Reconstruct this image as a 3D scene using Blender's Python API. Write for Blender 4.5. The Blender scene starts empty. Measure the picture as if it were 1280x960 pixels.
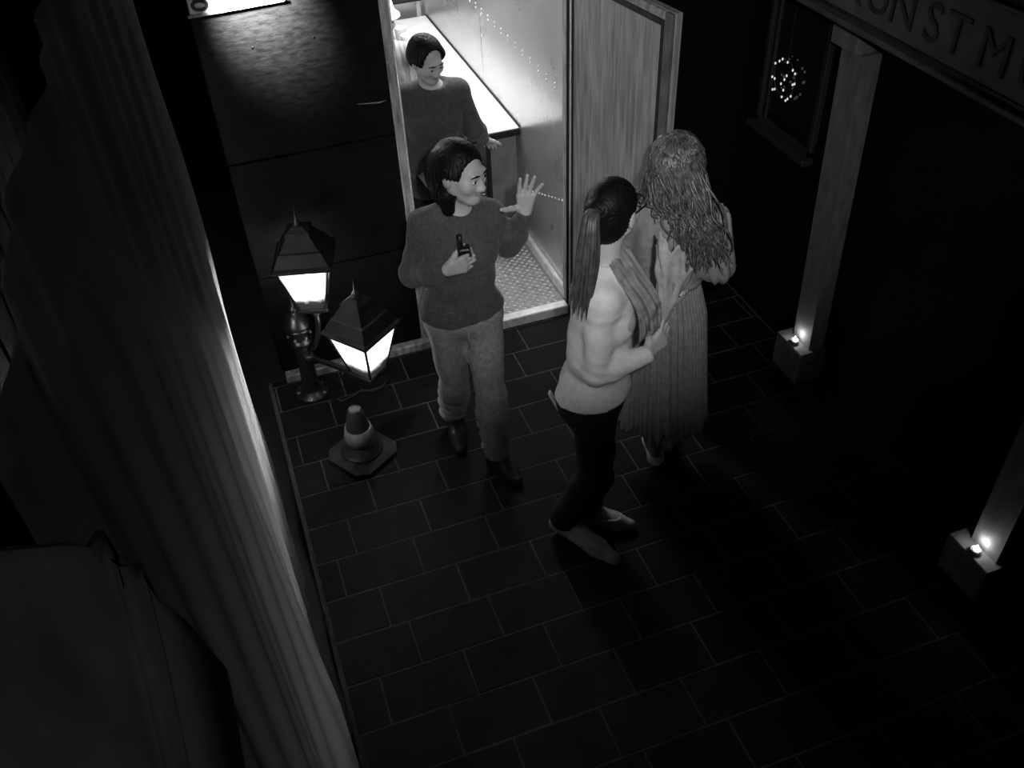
import bpy, bmesh, math, random
import numpy as np
from mathutils import Vector, Matrix
random.seed(7); RNG = np.random.default_rng(7)
SC = bpy.context.scene; COL = SC.collection
A3 = lambda *v: np.array(v, float)

# ------------------------------------------------------------------ camera
def look():
    pit, yaw, roll = [math.radians(a) for a in (41.018, 17.828, -2.8815)]
    cp, sp, cy, sy = math.cos(pit), math.sin(pit), math.cos(yaw), math.sin(yaw)
    fw = A3(sy*cp, cy*cp, -sp); r = A3(cy, -sy, 0); u = np.cross(r, fw)
    cr, sr = math.cos(roll), math.sin(roll)
    r2, u2 = cr*r+sr*u, -sr*r+cr*u
    return Matrix(((r2[0], u2[0], -fw[0], 0), (r2[1], u2[1], -fw[1], 0), (r2[2], u2[2], -fw[2], 3.1), (0, 0, 0, 1)))
cam = bpy.data.cameras.new('camera'); cam.sensor_width = 36; cam.lens = 1157/1280*36
cam.clip_start = .03
camo = bpy.data.objects.new('camera', cam); COL.objects.link(camo); camo.matrix_world = look(); SC.camera = camo

# ------------------------------------------------------------------ world, exposure, large lights
w = bpy.data.worlds.new('night'); SC.world = w; w.use_nodes = True
w.node_tree.nodes['Background'].inputs[0].default_value = (1, 1, 1, 1)
w.node_tree.nodes['Background'].inputs[1].default_value = .0002
vs = SC.view_settings; vs.view_transform = 'Standard'; vs.look = 'None'; vs.exposure = 0; vs.gamma = 1; vs.use_curve_mapping = False

def light(name, kind, loc, power, target=None, size=.1, size_y=None, spot=60, blend=.5, parent=None):
    l = bpy.data.lights.new(name, kind); l.energy = power
    if kind == 'AREA':
        l.size = size
        if size_y: l.shape = 'RECTANGLE'; l.size_y = size_y
    else: l.shadow_soft_size = size
    if kind == 'SPOT': l.spot_size = math.radians(spot); l.spot_blend = blend
    o = bpy.data.objects.new(name, l); COL.objects.link(o); o.location = loc
    if target is not None:
        o.rotation_euler = (Vector(target)-Vector(loc)).to_track_quat('-Z', 'Y').to_euler()
    return o
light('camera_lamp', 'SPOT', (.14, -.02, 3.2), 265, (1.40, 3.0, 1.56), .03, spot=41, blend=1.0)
light('booth_tube_light', 'AREA', (1.15, 5.3, 2.12), 40, (1.2, 5.2, 0), .3, 1.6)
light('sign_lamp_light', 'SPOT', (.20, 3.64, 2.03), 560, (.26, 3.872, 1.88), .02, spot=78, blend=1.0)
light('drape_fill_light', 'SPOT', (-.30, -.9, 3.3), 3.2, (-.16, .33, 2.55), .05, spot=38, blend=.8)  # added fill from behind the camera to lift the near drape, no real lamp

# ------------------------------------------------------------------ materials
def lin(v):
    c = v/255.; return c/12.92 if c <= .04045 else ((c+.055)/1.055)**2.4
MATS = {}
def mat(name, col, rough=.6, metal=0., nscale=0, namp=0., stretch=(1, 1, 1), bump=0., spec=.5, emit=0., trans=0., rvar=0., sheen=0.):
    """col is a linear grey albedo; noise varies it"""
    if name in MATS: return MATS[name]
    m = bpy.data.materials.new(name); m.use_nodes = True; nt = m.node_tree; b = nt.nodes['Principled BSDF']
    b.inputs['Base Color'].default_value = (col, col, col, 1); b.inputs['Roughness'].default_value = rough
    b.inputs['Metallic'].default_value = metal; b.inputs['Specular IOR Level'].default_value = spec
    if sheen: b.inputs['Sheen Weight'].default_value = sheen
    if emit:
        b.inputs['Emission Color'].default_value = (1, 1, 1, 1); b.inputs['Emission Strength'].default_value = emit
    if trans:
        b.inputs['Transmission Weight'].default_value = trans
    if nscale:
        tc = nt.nodes.new('ShaderNodeTexCoord'); mp = nt.nodes.new('ShaderNodeMapping'); mp.inputs['Scale'].default_value = stretch
        nz = nt.nodes.new('ShaderNodeTexNoise'); nz.inputs['Scale'].default_value = nscale; nz.inputs['Detail'].default_value = 5; nz.inputs['Roughness'].default_value = .6
        nt.links.new(tc.outputs['Object'], mp.inputs[0]); nt.links.new(mp.outputs[0], nz.inputs[0])
        if namp:
            rp = nt.nodes.new('ShaderNodeMapRange'); rp.inputs[1].default_value = .3; rp.inputs[2].default_value = .7
            rp.inputs[3].default_value = max(0, col*(1-namp)); rp.inputs[4].default_value = col*(1+namp)
            nt.links.new(nz.outputs[0], rp.inputs[0]); nt.links.new(rp.outputs[0], b.inputs['Base Color'])
        if rvar:
            rr = nt.nodes.new('ShaderNodeMapRange'); rr.inputs[1].default_value = .3; rr.inputs[2].default_value = .7
            rr.inputs[3].default_value = max(.03, rough-rvar); rr.inputs[4].default_value = min(1, rough+rvar)
            nt.links.new(nz.outputs[0], rr.inputs[0]); nt.links.new(rr.outputs[0], b.inputs['Roughness'])
        if bump:
            bp = nt.nodes.new('ShaderNodeBump'); bp.inputs['Strength'].default_value = bump; bp.inputs['Distance'].default_value = .01
            nt.links.new(nz.outputs[0], bp.inputs['Height']); nt.links.new(bp.outputs[0], b.inputs['Normal'])
    MATS[name] = m; return m
M = dict(
 grout=mat('grout', .055, .9, nscale=30, namp=.4),
 tile=mat('dark_tile', .008, .65, nscale=9, namp=.6, bump=.12, rvar=.08, spec=.10),
 pave=mat('dark_ground', .006, .8, nscale=12, namp=.4),
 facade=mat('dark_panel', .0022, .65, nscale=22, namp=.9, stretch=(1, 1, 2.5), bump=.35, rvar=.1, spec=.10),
 jamb=mat('worn_metal_jamb', .30, .55, .2, nscale=14, namp=.6, stretch=(3, 3, .5)),
 black=mat('black_rubber', .006, .7),
 alu=mat('brushed_metal', .50, .30, .75, nscale=2.2, namp=.10, stretch=(1, 1, .8), rvar=.06),
 doorskin=mat('streaked_metal_skin', .38, .42, .35, nscale=9, namp=.45, stretch=(6, 6, .45), rvar=.12),
 sill=mat('bright_sill', .75, .35, .4, nscale=20, namp=.2),
 plate=mat('checker_plate', .26, .45, .4, nscale=30, namp=.3),
 lug=mat('polished_tread', .85, .35, .5),
 worktop=mat('pale_worktop', .85, .35, nscale=12, namp=.12),
 counterpanel=mat('counter_panel', .18, .5, nscale=10, namp=.3),
 inwall=mat('pale_inner_wall', .5, .6),
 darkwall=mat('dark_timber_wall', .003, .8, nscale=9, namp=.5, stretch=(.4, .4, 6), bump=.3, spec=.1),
 pillar=mat('white_painted_post', .13, .7, nscale=14, namp=.3, stretch=(2, 2, .6), bump=.15),
 fascia=mat('painted_fascia', .06, .7, nscale=14, namp=.35),
 letter=mat('dark_lettering', .010, .7),
 plinth=mat('grey_plinth', .12, .8, nscale=20, namp=.4, bump=.2),
 wax=mat('candle_wax', .8, .4),
 iron=mat('black_cast_iron', .012, .38, .0, nscale=30, namp=.4, spec=.7, bump=.1),
 ironlid=mat('weathered_iron_roof', .010, .6, nscale=20, namp=.5, spec=.12),
 cone=mat('cone_plastic', .028, .5, nscale=20, namp=.4),
 band=mat('cone_reflective_band', .22, .5, nscale=30, namp=.3),
 conebase=mat('cone_rubber_base', .025, .7, nscale=20, namp=.6),
 cloth=mat('dark_tarpaulin', .14, .8, nscale=16, namp=.35, stretch=(2, 6, .25), bump=.2),
 drape=mat('grey_drape', .16, .9, nscale=10, namp=.4, stretch=(2, 2, .4), bump=.2),
 skin=mat('skin', .48, .5, nscale=30, namp=.08),
 skindark=mat('stocking_skin', .12, .6),
 lips=mat('lips', .30, .45),
 hair=mat('dark_hair', .006, .5, nscale=60, namp=.5, stretch=(1, 1, .3), spec=.16),
 blonde=mat('blonde_hair', .105, .38, nscale=45, namp=.8, spec=.8),
 brownhair=mat('brown_tail_hair', .07, .42, nscale=40, namp=.5),
 sweater=mat('dark_knit', .075, .9, nscale=80, namp=.35, bump=.3, sheen=.15),
 sweater2=mat('dark_sweatshirt', .055, .9, nscale=60, namp=.3, bump=.25, sheen=.1),
 jeans=mat('washed_denim', .34, .85, nscale=60, namp=.3, bump=.25),
 black_cloth=mat('black_cloth', .006, .9),
 top=mat('white_jersey', .78, .85, nscale=40, namp=.1, bump=.2),
 blouse=mat('grey_blouse', .25, .85, nscale=40, namp=.2, bump=.2),
 skirt=mat('grey_pleated_skirt', .27, .85, nscale=40, namp=.25, bump=.2),
 scarf=mat('grey_shawl', .24, .9, nscale=40, namp=.25, bump=.3),
 paper=mat('wrapping_paper', .40, .6, nscale=25, namp=.25, bump=.5),
 paleshoe=mat('pale_shoe', .48, .6, nscale=30, namp=.3),
 darkshoe=mat('dark_shoe', .02, .5),
 whitecloth=mat('white_cotton', .8, .8),
 plastic=mat('black_plastic', .006, .4),
 eyew=mat('eye_white', .6, .2), eyed=mat('eye_iris', .01, .2),
 glassframe=mat('spectacle_frame', .01, .3),
 frame=mat('dark_window_frame', .012, .7, nscale=10, namp=.3), shirt=mat('grey_striped_shirt', .30, .8, nscale=4, namp=.6, stretch=(14, 1, 1)),
 stile=mat('dull_metal_stile', .12, .5, .2, nscale=14, namp=.4),
 wire=mat('dark_wire', .02, .6),
)
def emis(name, s):
    m = bpy.data.materials.new(name); m.use_nodes = True; nt = m.node_tree
    for n in list(nt.nodes):
        if n.type != 'OUTPUT_MATERIAL': nt.nodes.remove(n)
    e = nt.nodes.new('ShaderNodeEmission'); e.inputs[1].default_value = s
    nt.links.new(e.outputs[0], [n for n in nt.nodes if n.type == 'OUTPUT_MATERIAL'][0].inputs[0]); return m
M['bulb'] = emis('lantern_bulb', 30); M['flame'] = emis('candle_flame', 20); M['led'] = emis('fairy_light', .7); M['tube'] = emis('tube_lamp', 8); M['signbulb'] = emis('sign_bulb', 20)
def pane_mat():
    m = bpy.data.materials.new('frosted_dirty_pane'); m.use_nodes = True; nt = m.node_tree
    for n in list(nt.nodes):
        if n.type != 'OUTPUT_MATERIAL': nt.nodes.remove(n)
    out = [n for n in nt.nodes if n.type == 'OUTPUT_MATERIAL'][0]
    tr = nt.nodes.new('ShaderNodeBsdfTranslucent'); tp = nt.nodes.new('ShaderNodeBsdfTransparent'); mx = nt.nodes.new('ShaderNodeMixShader')
    tc = nt.nodes.new('ShaderNodeTexCoord'); sp = nt.nodes.new('ShaderNodeSeparateXYZ'); nz = nt.nodes.new('ShaderNodeTexNoise'); nz.inputs['Scale'].default_value = 35
    nt.links.new(tc.outputs['Object'], nz.inputs[0]); nt.links.new(tc.outputs['Object'], sp.inputs[0])
    # grime settled along the bottom of the pane
    ad = nt.nodes.new('ShaderNodeMath'); ad.operation = 'MULTIPLY_ADD'; ad.inputs[1].default_value = .05
    nt.links.new(nz.outputs[0], ad.inputs[0]); nt.links.new(sp.outputs[2], ad.inputs[2])
    mr = nt.nodes.new('ShaderNodeMapRange'); mr.inputs[1].default_value = .085; mr.inputs[2].default_value = .130; mr.inputs[3].default_value = .06; mr.inputs[4].default_value = .85
    nt.links.new(ad.outputs[0], mr.inputs[0])
    for s in ('Color',): nt.links.new(mr.outputs[0], tr.inputs[s])
    mr2 = nt.nodes.new('ShaderNodeMapRange'); mr2.inputs[1].default_value = .06; mr2.inputs[2].default_value = .85; mr2.inputs[3].default_value = .35; mr2.inputs[4].default_value = 1
    nt.links.new(mr.outputs[0], mr2.inputs[0]); nt.links.new(mr2.outputs[0], tp.inputs['Color'])
    mx.inputs[0].default_value = .5
    nt.links.new(tr.outputs[0], mx.inputs[1]); nt.links.new(tp.outputs[0], mx.inputs[2]); nt.links.new(mx.outputs[0], out.inputs[0]); return m
M['pane'] = pane_mat()
def glass_mat():
    m = mat('dark_window_glass', .01, .12, spec=.5); return m
M['glass'] = glass_mat()

# ------------------------------------------------------------------ mesh helpers
ORG = {}
def mesh_np(name, V, Q, smooth=True):
    me = bpy.data.meshes.new(name); V = np.asarray(V, np.float32); Q = np.asarray(Q, np.int32)
    n = Q.shape[1]
    me.vertices.add(len(V)); me.vertices.foreach_set('co', V.ravel())
    me.loops.add(Q.size); me.loops.foreach_set('vertex_index', Q.ravel())
    me.polygons.add(len(Q)); me.polygons.foreach_set('loop_start', np.arange(0, Q.size, n, dtype=np.int32))
    if smooth: me.polygons.foreach_set('use_smooth', np.ones(len(Q), bool))
    me.update(calc_edges=True); return me
def link(name, me, m=None, parent=None, kind=None):
    """me holds world coordinates; they are moved into the parent's frame"""
    o = bpy.data.objects.new(name, me); COL.objects.link(o)
    if m is not None: me.materials.append(m)
    if parent is not None:
        g = ORG.get(parent.name, (0, 0, 0))
        me.transform(Matrix.Translation((-g[0], -g[1], -g[2]))); o.parent = parent; ORG[o.name] = g
    if kind: o['kind'] = kind
    return o
def thing(name, label, cat, loc, group=None):
    o = bpy.data.objects.new(name, None); COL.objects.link(o); o.location = loc; o.empty_display_size = .1
    o['label'] = label; o['category'] = cat; ORG[o.name] = tuple(loc)
    if group: o['group'] = group
    return o
def tag(o, label, cat, group=None):
    o['label'] = label; o['category'] = cat
    if group: o['group'] = group
    return o
class MB:
    def __init__(s): s.v = []; s.f = []
    def add(s, V, F):
        n = len(s.v); s.v += [tuple(map(float, p)) for p in V]; s.f += [tuple(n+i for i in f) for f in F]; return s
    def box(s, c, size, ch=.0, rot=None):
        """chamfered box"""
        c = A3(*c); h = A3(*size)/2; ch = min(ch, *(h*.9)) if ch else 0
        bm = bmesh.new(); bmesh.ops.create_cube(bm, size=2.)
        for v in bm.verts: v.co = Vector((v.co.x*h[0], v.co.y*h[1], v.co.z*h[2]))
        if ch: bmesh.ops.bevel(bm, geom=list(bm.edges), offset=ch, segments=1, affect='EDGES')
        bm.verts.index_update(); R = np.eye(3) if rot is None else np.asarray(rot)
        s.add([R@A3(*v.co)+c for v in bm.verts], [[v.index for v in f.verts] for f in bm.faces]); bm.free(); return s
    def hexa(s, P):   # 8 points: bottom 4, top 4
        return s.add(P, [(3, 2, 1, 0), (4, 5, 6, 7), (0, 1, 5, 4), (1, 2, 6, 5), (2, 3, 7, 6), (3, 0, 4, 7)])
    def tube(s, pts, r, n=8, caps=True):
        pts = [A3(*p) for p in pts]; m = len(pts); rr = r if hasattr(r, '__len__') else [r]*m
        base = len(s.v); ref = None; V = []; F = []
        for i, p in enumerate(pts):
            t = pts[min(i+1, m-1)]-pts[max(i-1, 0)]; t = t/(np.linalg.norm(t)+1e-12)
            if ref is None: ref = A3(0, 0, 1) if abs(t[2]) < .9 else A3(1, 0, 0)
            a = ref-t*(ref@t); a /= np.linalg.norm(a)+1e-12; ref = a; b = np.cross(t, a)
            for j in range(n):
                q = 2*math.pi*j/n; V.append(p+rr[i]*(a*math.cos(q)+b*math.sin(q)))
        for i in range(m-1):
            for j in range(n):
                k = (j+1) % n; F.append((i*n+j, i*n+k, (i+1)*n+k, (i+1)*n+j))
        if caps: F += [tuple(range(n-1, -1, -1)), tuple((m-1)*n+j for j in range(n))]
        return s.add(V, F)
    def lathe(s, prof, c, n=20, ax=None, sq=False, rot=0.):
        """prof: (radius, height) list"""
        c = A3(*c); V = []; F = []; m = len(prof)
        for r, z in prof:
            for j in range(n):
                q = 2*math.pi*j/n+rot; V.append(c+A3(r*math.cos(q), r*math.sin(q), z))
        for i in range(m-1):
            for j in range(n):
                k = (j+1) % n; F.append((i*n+j, i*n+k, (i+1)*n+k, (i+1)*n+j))
        F += [tuple(range(n-1, -1, -1)), tuple((m-1)*n+j for j in range(n))]
        return s.add(V, F)
    def build(s, name, m, parent=None, smooth=False, kind=None):
        me = bpy.data.meshes.new(name); me.from_pydata(s.v, [], s.f); me.update()
        if smooth:
            for p in me.polygons: p.use_smooth = len(p.vertices) <= 4
        return link(name, me, m, parent, kind)
def box(name, c, size, m, parent=None, ch=.004, kind=None, rot=None): return MB().box(c, size, ch, rot).build(name, m, parent, kind=kind)
def rz(a): c, s = math.cos(a), math.sin(a); return np.array([[c, -s, 0], [s, c, 0], [0, 0, 1]])

# ------------------------------------------------------------------ the floor of tiles
FX0, FX1, FY0, FY1 = -.075, 2.54, .55, 3.88
fl = MB().box(((FX0+FX1)/2, (FY0+FY1)/2, -.055), (FX1-FX0, FY1-FY0, .1065)).build('floor', M['grout'], kind='structure')
MB().box((1.8, 1.5, -.13), (9, 9.5, .04)).build('ground', M['pave'], kind='structure')
TW, TH, G = .33, .2033, .0068
offs = [.28-.16, .28, .19, .32, .07, .247, .11, .023, .157, .23, .06, .27, .12, .2, .02, .29, .17, .09]
tmesh = {}
def tile_mesh(wd, ht):
    k = (round(wd, 3), round(ht, 3))
    if k not in tmesh:
        b = MB().box((0, 0, -.008), (wd-G, ht-G, .016), .0018)
        me = bpy.data.meshes.new('tile'); me.from_pydata(b.v, [], b.f); me.materials.append(M['tile']); tmesh[k] = me
    return tmesh[k]
for i in range(17):
    y1 = 3.83-TH*(i-1) if i else 3.88; y0 = 3.83-TH*i
    if y0 < FY0: break
    x = offs[i]-2*TW
    while x < FX1:
        a, b = max(x, FX0+.01), min(x+TW, FX1-.005)
        if b-a > .014:
            o = bpy.data.objects.new('tile', tile_mesh(b-a, y1-y0)); COL.objects.link(o); o.parent = fl
            o.location = ((a+b)/2, (y0+y1)/2, -RNG.uniform(0, .0008)); o.rotation_euler = (RNG.normal(0, .0025), RNG.normal(0, .0025), 0)
        x += TW
# pale edging strip along the left side of the floor
box('trim_1', (-.078, 2.2, .001), (.008, 3.3, .012), M['grout'], kind='structure', ch=.002)

# ------------------------------------------------------------------ back wall (booth front), left part
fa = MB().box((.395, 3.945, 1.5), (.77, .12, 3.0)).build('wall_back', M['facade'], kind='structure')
for k, (z0, z1) in enumerate([(.06, .62), (.625, 1.22), (1.225, 2.3)]):
    box('panel', (.385, 3.8805, (z0+z1)/2), (.765, .016, z1-z0), M['facade'], fa, .004)
rv = MB()
for z in (1.71,):
    for k in (0, 2, 5): rv.lathe([(.006, 0), (.005, .003), (.002, .005)], (.05+k*.083, 3.872, z), 6)
# rivets point out of the wall
rv.v = [(x, 3.872-(dz), z+(y-3.872)) for (x, y, zz) in rv.v for z, dz in [min(((q, zz-q) for q in (1.71,) if zz-q > -1e-6), key=lambda t: t[1])]]
rv.build('rivet_row', M['facade'], fa, kind='stuff')
sc_ = MB().tube([(.60, 3.871, 1.395), (.70, 3.870, 1.385), (.73, 3.871, 1.39)], [.0015, .003, .001], 5)
sc_.build('scratched_ledge', M['jamb'], fa)
box('trim_2', (.40, 3.852, .028), (.77, .05, .05), M['jamb'], kind='structure', ch=.006)
# left jamb, its edge beading
jb = box('trim_3', (.772, 3.90, 1.3), (.042, .07, 2.55), M['jamb'], kind='structure', ch=.006)
MB().tube([(.7935, 3.868, .06), (.7935, 3.868, 1.3), (.7935, 3.868, 2.5)], .0045, 6).build('edge_bead', M['sill'], jb, smooth=True)
# right part of the back wall
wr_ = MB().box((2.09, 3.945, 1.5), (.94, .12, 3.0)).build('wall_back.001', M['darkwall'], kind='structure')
for k in range(14):
    box('plank', (2.09, 3.88, .1+k*.2), (.93, .02, .19), M['darkwall'], wr_, .005)
# door opening header (out of view above) and right jamb
box('trim_4', (1.19, 3.945, 2.62), (.86, .12, .7), M['facade'], kind='structure')
jr = box('trim_5', (1.607, 3.905, 1.08), (.03, .07, 2.05), M['jamb'], kind='structure', ch=.004)
MB().box((1.5885, 3.862, 1.08), (.012, .012, 2.05)).build('rubber_seal', M['black'], jr)
box('trim_6', (1.187, 3.872, .022), (.80, .062, .062), M['sill'], kind='structure', ch=.005)

# ------------------------------------------------------------------ inside of the booth
fi = MB().box((.95, 5.33, -.005), (1.36, 2.86, .09)).build('floor.001', M['plate'], kind='structure')
lg = MB()
for i in range(29):
    for j in range(126):
        x = .35+i*.046+(.023 if j % 2 else 0); y = 3.925+j*.0215
        if x > 1.59: continue
        a = .5 if j % 2 else -.5
        c, s = math.cos(a), math.sin(a); L_, W_, h_ = .0145, .0055, .004
        P = [(x+c*u-s*v, y+s*u+c*v, .0405) for u, v in ((-L_, 0), (0, -W_), (L_, 0), (0, W_))]
        T = [(x+c*u*.55-s*v*.5, y+s*u*.55+c*v*.5, .0405+h_) for u, v in ((-L_, 0), (0, -W_), (L_, 0), (0, W_))]
        lg.add(P+T, [(4, 5, 6, 7), (0, 1, 5, 4), (1, 2, 6, 5), (2, 3, 7, 6), (3, 0, 4, 7)])
lg.build('tread_lug', M['lug'], fi, kind='stuff')
wi = MB().box((1.645, 5.31, 1.12), (.05, 2.80, 2.2)).build('wall_inside_right', M['alu'], kind='structure')
for y0, y1 in ((3.93, 5.29), (5.296, 6.69)):
    box('metal_sheet', (1.6185, (y0+y1)/2, 1.12), (.004, y1-y0, 2.18), M['alu'], wi, .0015)
rb = MB()
def rivet_x(x, y, z, r=.006):
    V = [(x, y+r*math.cos(q), z+r*math.sin(q)) for q in np.linspace(0, 2*math.pi, 7)[:-1]]
    T = [(x-.004, y+.5*r*math.cos(q), z+.5*r*math.sin(q)) for q in np.linspace(0, 2*math.pi, 7)[:-1]]
    rb.add(V+T, [(5, 4, 3, 2, 1, 0)[::-1]]+[(i, (i+1) % 6, 6+(i+1) % 6, 6+i) for i in range(6)]+[tuple(range(6, 12))])
for k in range(20): rivet_x(1.6165, 3.98+k*.115, 1.22+.0*k); rivet_x(1.6165, 3.98+k*.115, 1.195)
for k in range(14): rivet_x(1.6165, 4.0+k*.05, .62-k*.02)
for k in range(9): rivet_x(1.6165, 5.27, .82+k*.12, .005)
rb.build('rivet', M['sill'], wi, kind='stuff')
box('baseboard_inside', (1.604, 4.6, .075), (.026, 1.36, .07), M['sill'], kind='structure', ch=.006)
MB().box((.245, 5.31, 1.12), (.05, 2.80, 2.2)).build('wall_inside_left', M['inwall'], kind='structure')
wb = MB().box((.95, 6.72, 1.12), (1.44, .05, 2.2)).build('wall_inside_back', M['alu'], kind='structure')
box('corner_strip', (1.585, 6.685, 1.1), (.03, .012, 2.1), M['sill'], wb, .003)
box('ledge', (1.2, 6.66, .86), (.8, .06, .02), M['black'], wb, .003)
MB().box((.95, 5.31, 2.25), (1.44, 2.86, .04)).build('ceiling', M['inwall'], kind='structure')
t = thing('strip_light', 'white tube lamp on the ceiling inside the booth, above the counter', 'lamp', (1.15, 5.3, 2.2))
box('housing', (1.15, 5.3, 2.205), (.12, 1.5, .05), M['whitecloth'], t, .006)
MB().tube([(1.15, 4.6, 2.165), (1.15, 6.0, 2.165)], .014, 10).build('tube', M['tube'], t, smooth=True)
# counter along the right wall
t = thing('counter', 'pale topped narrow counter with black edge and leg along metal wall', 'counter', (1.46, 5.6, .04))
CX0, CX1, CY0, CY1, CZ = 1.30, 1.612, 4.64, 6.60, .745
MB().box(((CX0+CX1)/2, (CY0+CY1)/2, CZ), (CX1-CX0, CY1-CY0, .02), .006).build('worktop', M['worktop'], t)
MB().box(((CX0+CX1)/2, CY0-.004, CZ-.016), (CX1-CX0, .014, .04), .003).build('edge_band', M['black'], t)
MB().box((CX1+.001, (CY0+CY1)/2, CZ+.014), (.006, CY1-CY0, .012), .002).build('rear_upstand', M['black'], t)
for (x, y) in ((1.425, 4.66), (1.32, 6.5)): MB().box((x, y, .385), (.022, .03, .69), .003).build('leg', M['black'], t)
MB().box((1.52, 4.68, .39), (.165, .014, .66), .002).build('end_panel', M['counterpanel'], t)
MB().box((1.37, 5.4, .48), (.12, 1.46, .014), .002).build('shelf', M['black'], t)
for k in range(3): MB().box((1.33, 4.9+k*.5, .27), (.014, .46, .36), .003).build('front_panel', M['counterpanel'], t)
for k, (x, y) in enumerate(((1.33, 6.2), (1.335, 6.05))):
    c = MB().lathe([(.03, 0), (.036, .005), (.042, .085), (.044, .09), (.040, .09), (.034, .01)], (x, y, CZ+.0105), 16)
    tag(c.build('cup', M['whitecloth'], smooth=True), ['white cup at the back end of the pale counter, behind the other cup', 'white cup on the pale counter nearer the bending girl'][k], 'cup', 'cups on the counter')

# ------------------------------------------------------------------ open door
dr = thing('door_1', '', '', (1.60, 3.872, .03)); del dr['label']; del dr['category']; dr['kind'] = 'structure'
DA = math.radians(99); dd = A3(-math.cos(DA), -math.sin(DA), 0); dn = A3(dd[1], -dd[0], 0)   # dn faces the opening side
if dn[0] > 0: dn = -dn
h0 = A3(1.605, 3.868, .04); DW, DH = .752, 1.805
RD = np.column_stack([dd, -dn, A3(0, 0, 1)])
def dbox(name, u0, u1, z0, z1, t0, t1, m, ch=.003):
    c = h0+dd*(u0+u1)/2+dn*(t0+t1)/2+A3(0, 0, (z0+z1)/2)
    return MB().box(c, (u1-u0, abs(t1-t0), z1-z0), ch, RD).build(name, m, dr)
dbox('panel', .0, DW, 0, DH, -.035, 0, M['doorskin'])
dbox('frame_stile', DW-.075, DW-.045, .03, DH-.03, 0, .012, M['black'])
dbox('frame_stile', DW-.045, DW, 0, DH, -.002, .018, M['stile'])
dbox('frame_rail', .01, DW-.045, DH-.032, DH, -.002, .018, M['jamb'])
dbox('frame_rail', .01, DW-.075, DH-.062, DH-.032, 0, .012, M['black'])
dbox('hinge_edge', .0, .014, 0, DH, 0, .012, M['sill'])
dbox('hinge_edge', .014, .03, 0, DH, 0, .006, M['black'])

# ------------------------------------------------------------------ sign over the left wall
t = thing('sign_board', 'pale lit sign board with dark letters high on the left wall', 'sign', (.17, 3.87, 1.88))
MB().box((.19, 3.858, 2.03), (.36, .022, .32), .004).build('board', M['sill'], t)
MB().tube([(.0, 3.845, 1.87), (.18, 3.843, 1.875), (.375, 3.845, 1.88)], .006, 6).build('lower_trim', M['jamb'], t)
def text(name, s, size, loc, xdir, zdir, m, parent=None, ext=.003):
    cu = bpy.data.curves.new(name, 'FONT'); cu.body = s; cu.size = size; cu.extrude = ext; cu.align_x = 'CENTER'; cu.resolution_u = 3
    tmp = bpy.data.objects.new('tmp', cu); COL.objects.link(tmp)
    dg = bpy.context.evaluated_depsgraph_get(); me = bpy.data.meshes.new_from_object(tmp.evaluated_get(dg)); bpy.data.objects.remove(tmp)
    x, z = Vector(xdir).normalized(), Vector(zdir).normalized(); y = x.cross(z)  # out of page = -y of page frame
    n = x.cross(z)
    R = Matrix(((x[0], z[0], n[0], loc[0]), (x[1], z[1], n[1], loc[1]), (x[2], z[2], n[2], loc[2]), (0, 0, 0, 1)))
    me.transform(R); me.materials.clear(); return link(name, me, m, parent)
text('letter', 'g', .16, (.055, 3.844, 1.922), (1, 0, 0), (0, 0, 1), M['letter'], t)
text('letter', 'r', .16, (.145, 3.844, 1.922), (1, 0, 0), (0, 0, 1), M['letter'], t)
t = thing('sign_lamp', 'small bright lamp above the lit sign on the left wall', 'lamp', (.20, 3.78, 2.2))
MB().tube([(.20, 3.86, 2.26), (.20, 3.70, 2.28), (.20, 3.64, 2.2)], .01, 8).build('bracket', M['iron'], t, smooth=True)
MB().lathe([(.012, .06), (.03, .05), (.07, 0), (.066, 0), (.028, .045)], (.20, 3.64, 2.14), 16).build('shade', M['iron'], t, smooth=True)
MB().lathe([(.006, -.025), (.022, -.01), (.024, .006), (.012, .03)], (.20, 3.64, 2.145), 12).build('bulb', M['signbulb'], t, smooth=True)

# ------------------------------------------------------------------ right hand building
WX = 2.55
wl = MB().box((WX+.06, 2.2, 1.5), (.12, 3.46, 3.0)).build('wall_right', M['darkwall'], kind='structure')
for k in range(5): box('plank', (WX-.005, 3.44, .12+k*.22), (.012, .86, .21), M['darkwall'], wl, .004)
wn = thing('window_1', '', '', (WX, 3.46, 1.3)); del wn['label']; del wn['category']; wn['kind'] = 'structure'
MB().box((WX-.004, 3.46, 1.36), (.008, .42, .60)).build('pane', M['glass'], wn)
for y in (3.68, 3.24): MB().box((WX-.012, y, 1.36), (.03, .03, .66), .004).build('frame_stile', M['frame'], wn)
for z in (1.05, 1.67): MB().box((WX-.012, 3.46, z), (.03, .47, .03), .004).build('frame_rail', M['frame'], wn)
MB().box((WX-.010, 3.63, 1.36), (.02, .014, .60), .003).build('glazing_bar', M['frame'], wn)
MB().box((WX-.03, 3.46, 1.02), (.08, .5, .03), .005).build('sill', M['frame'], wn)
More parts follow.
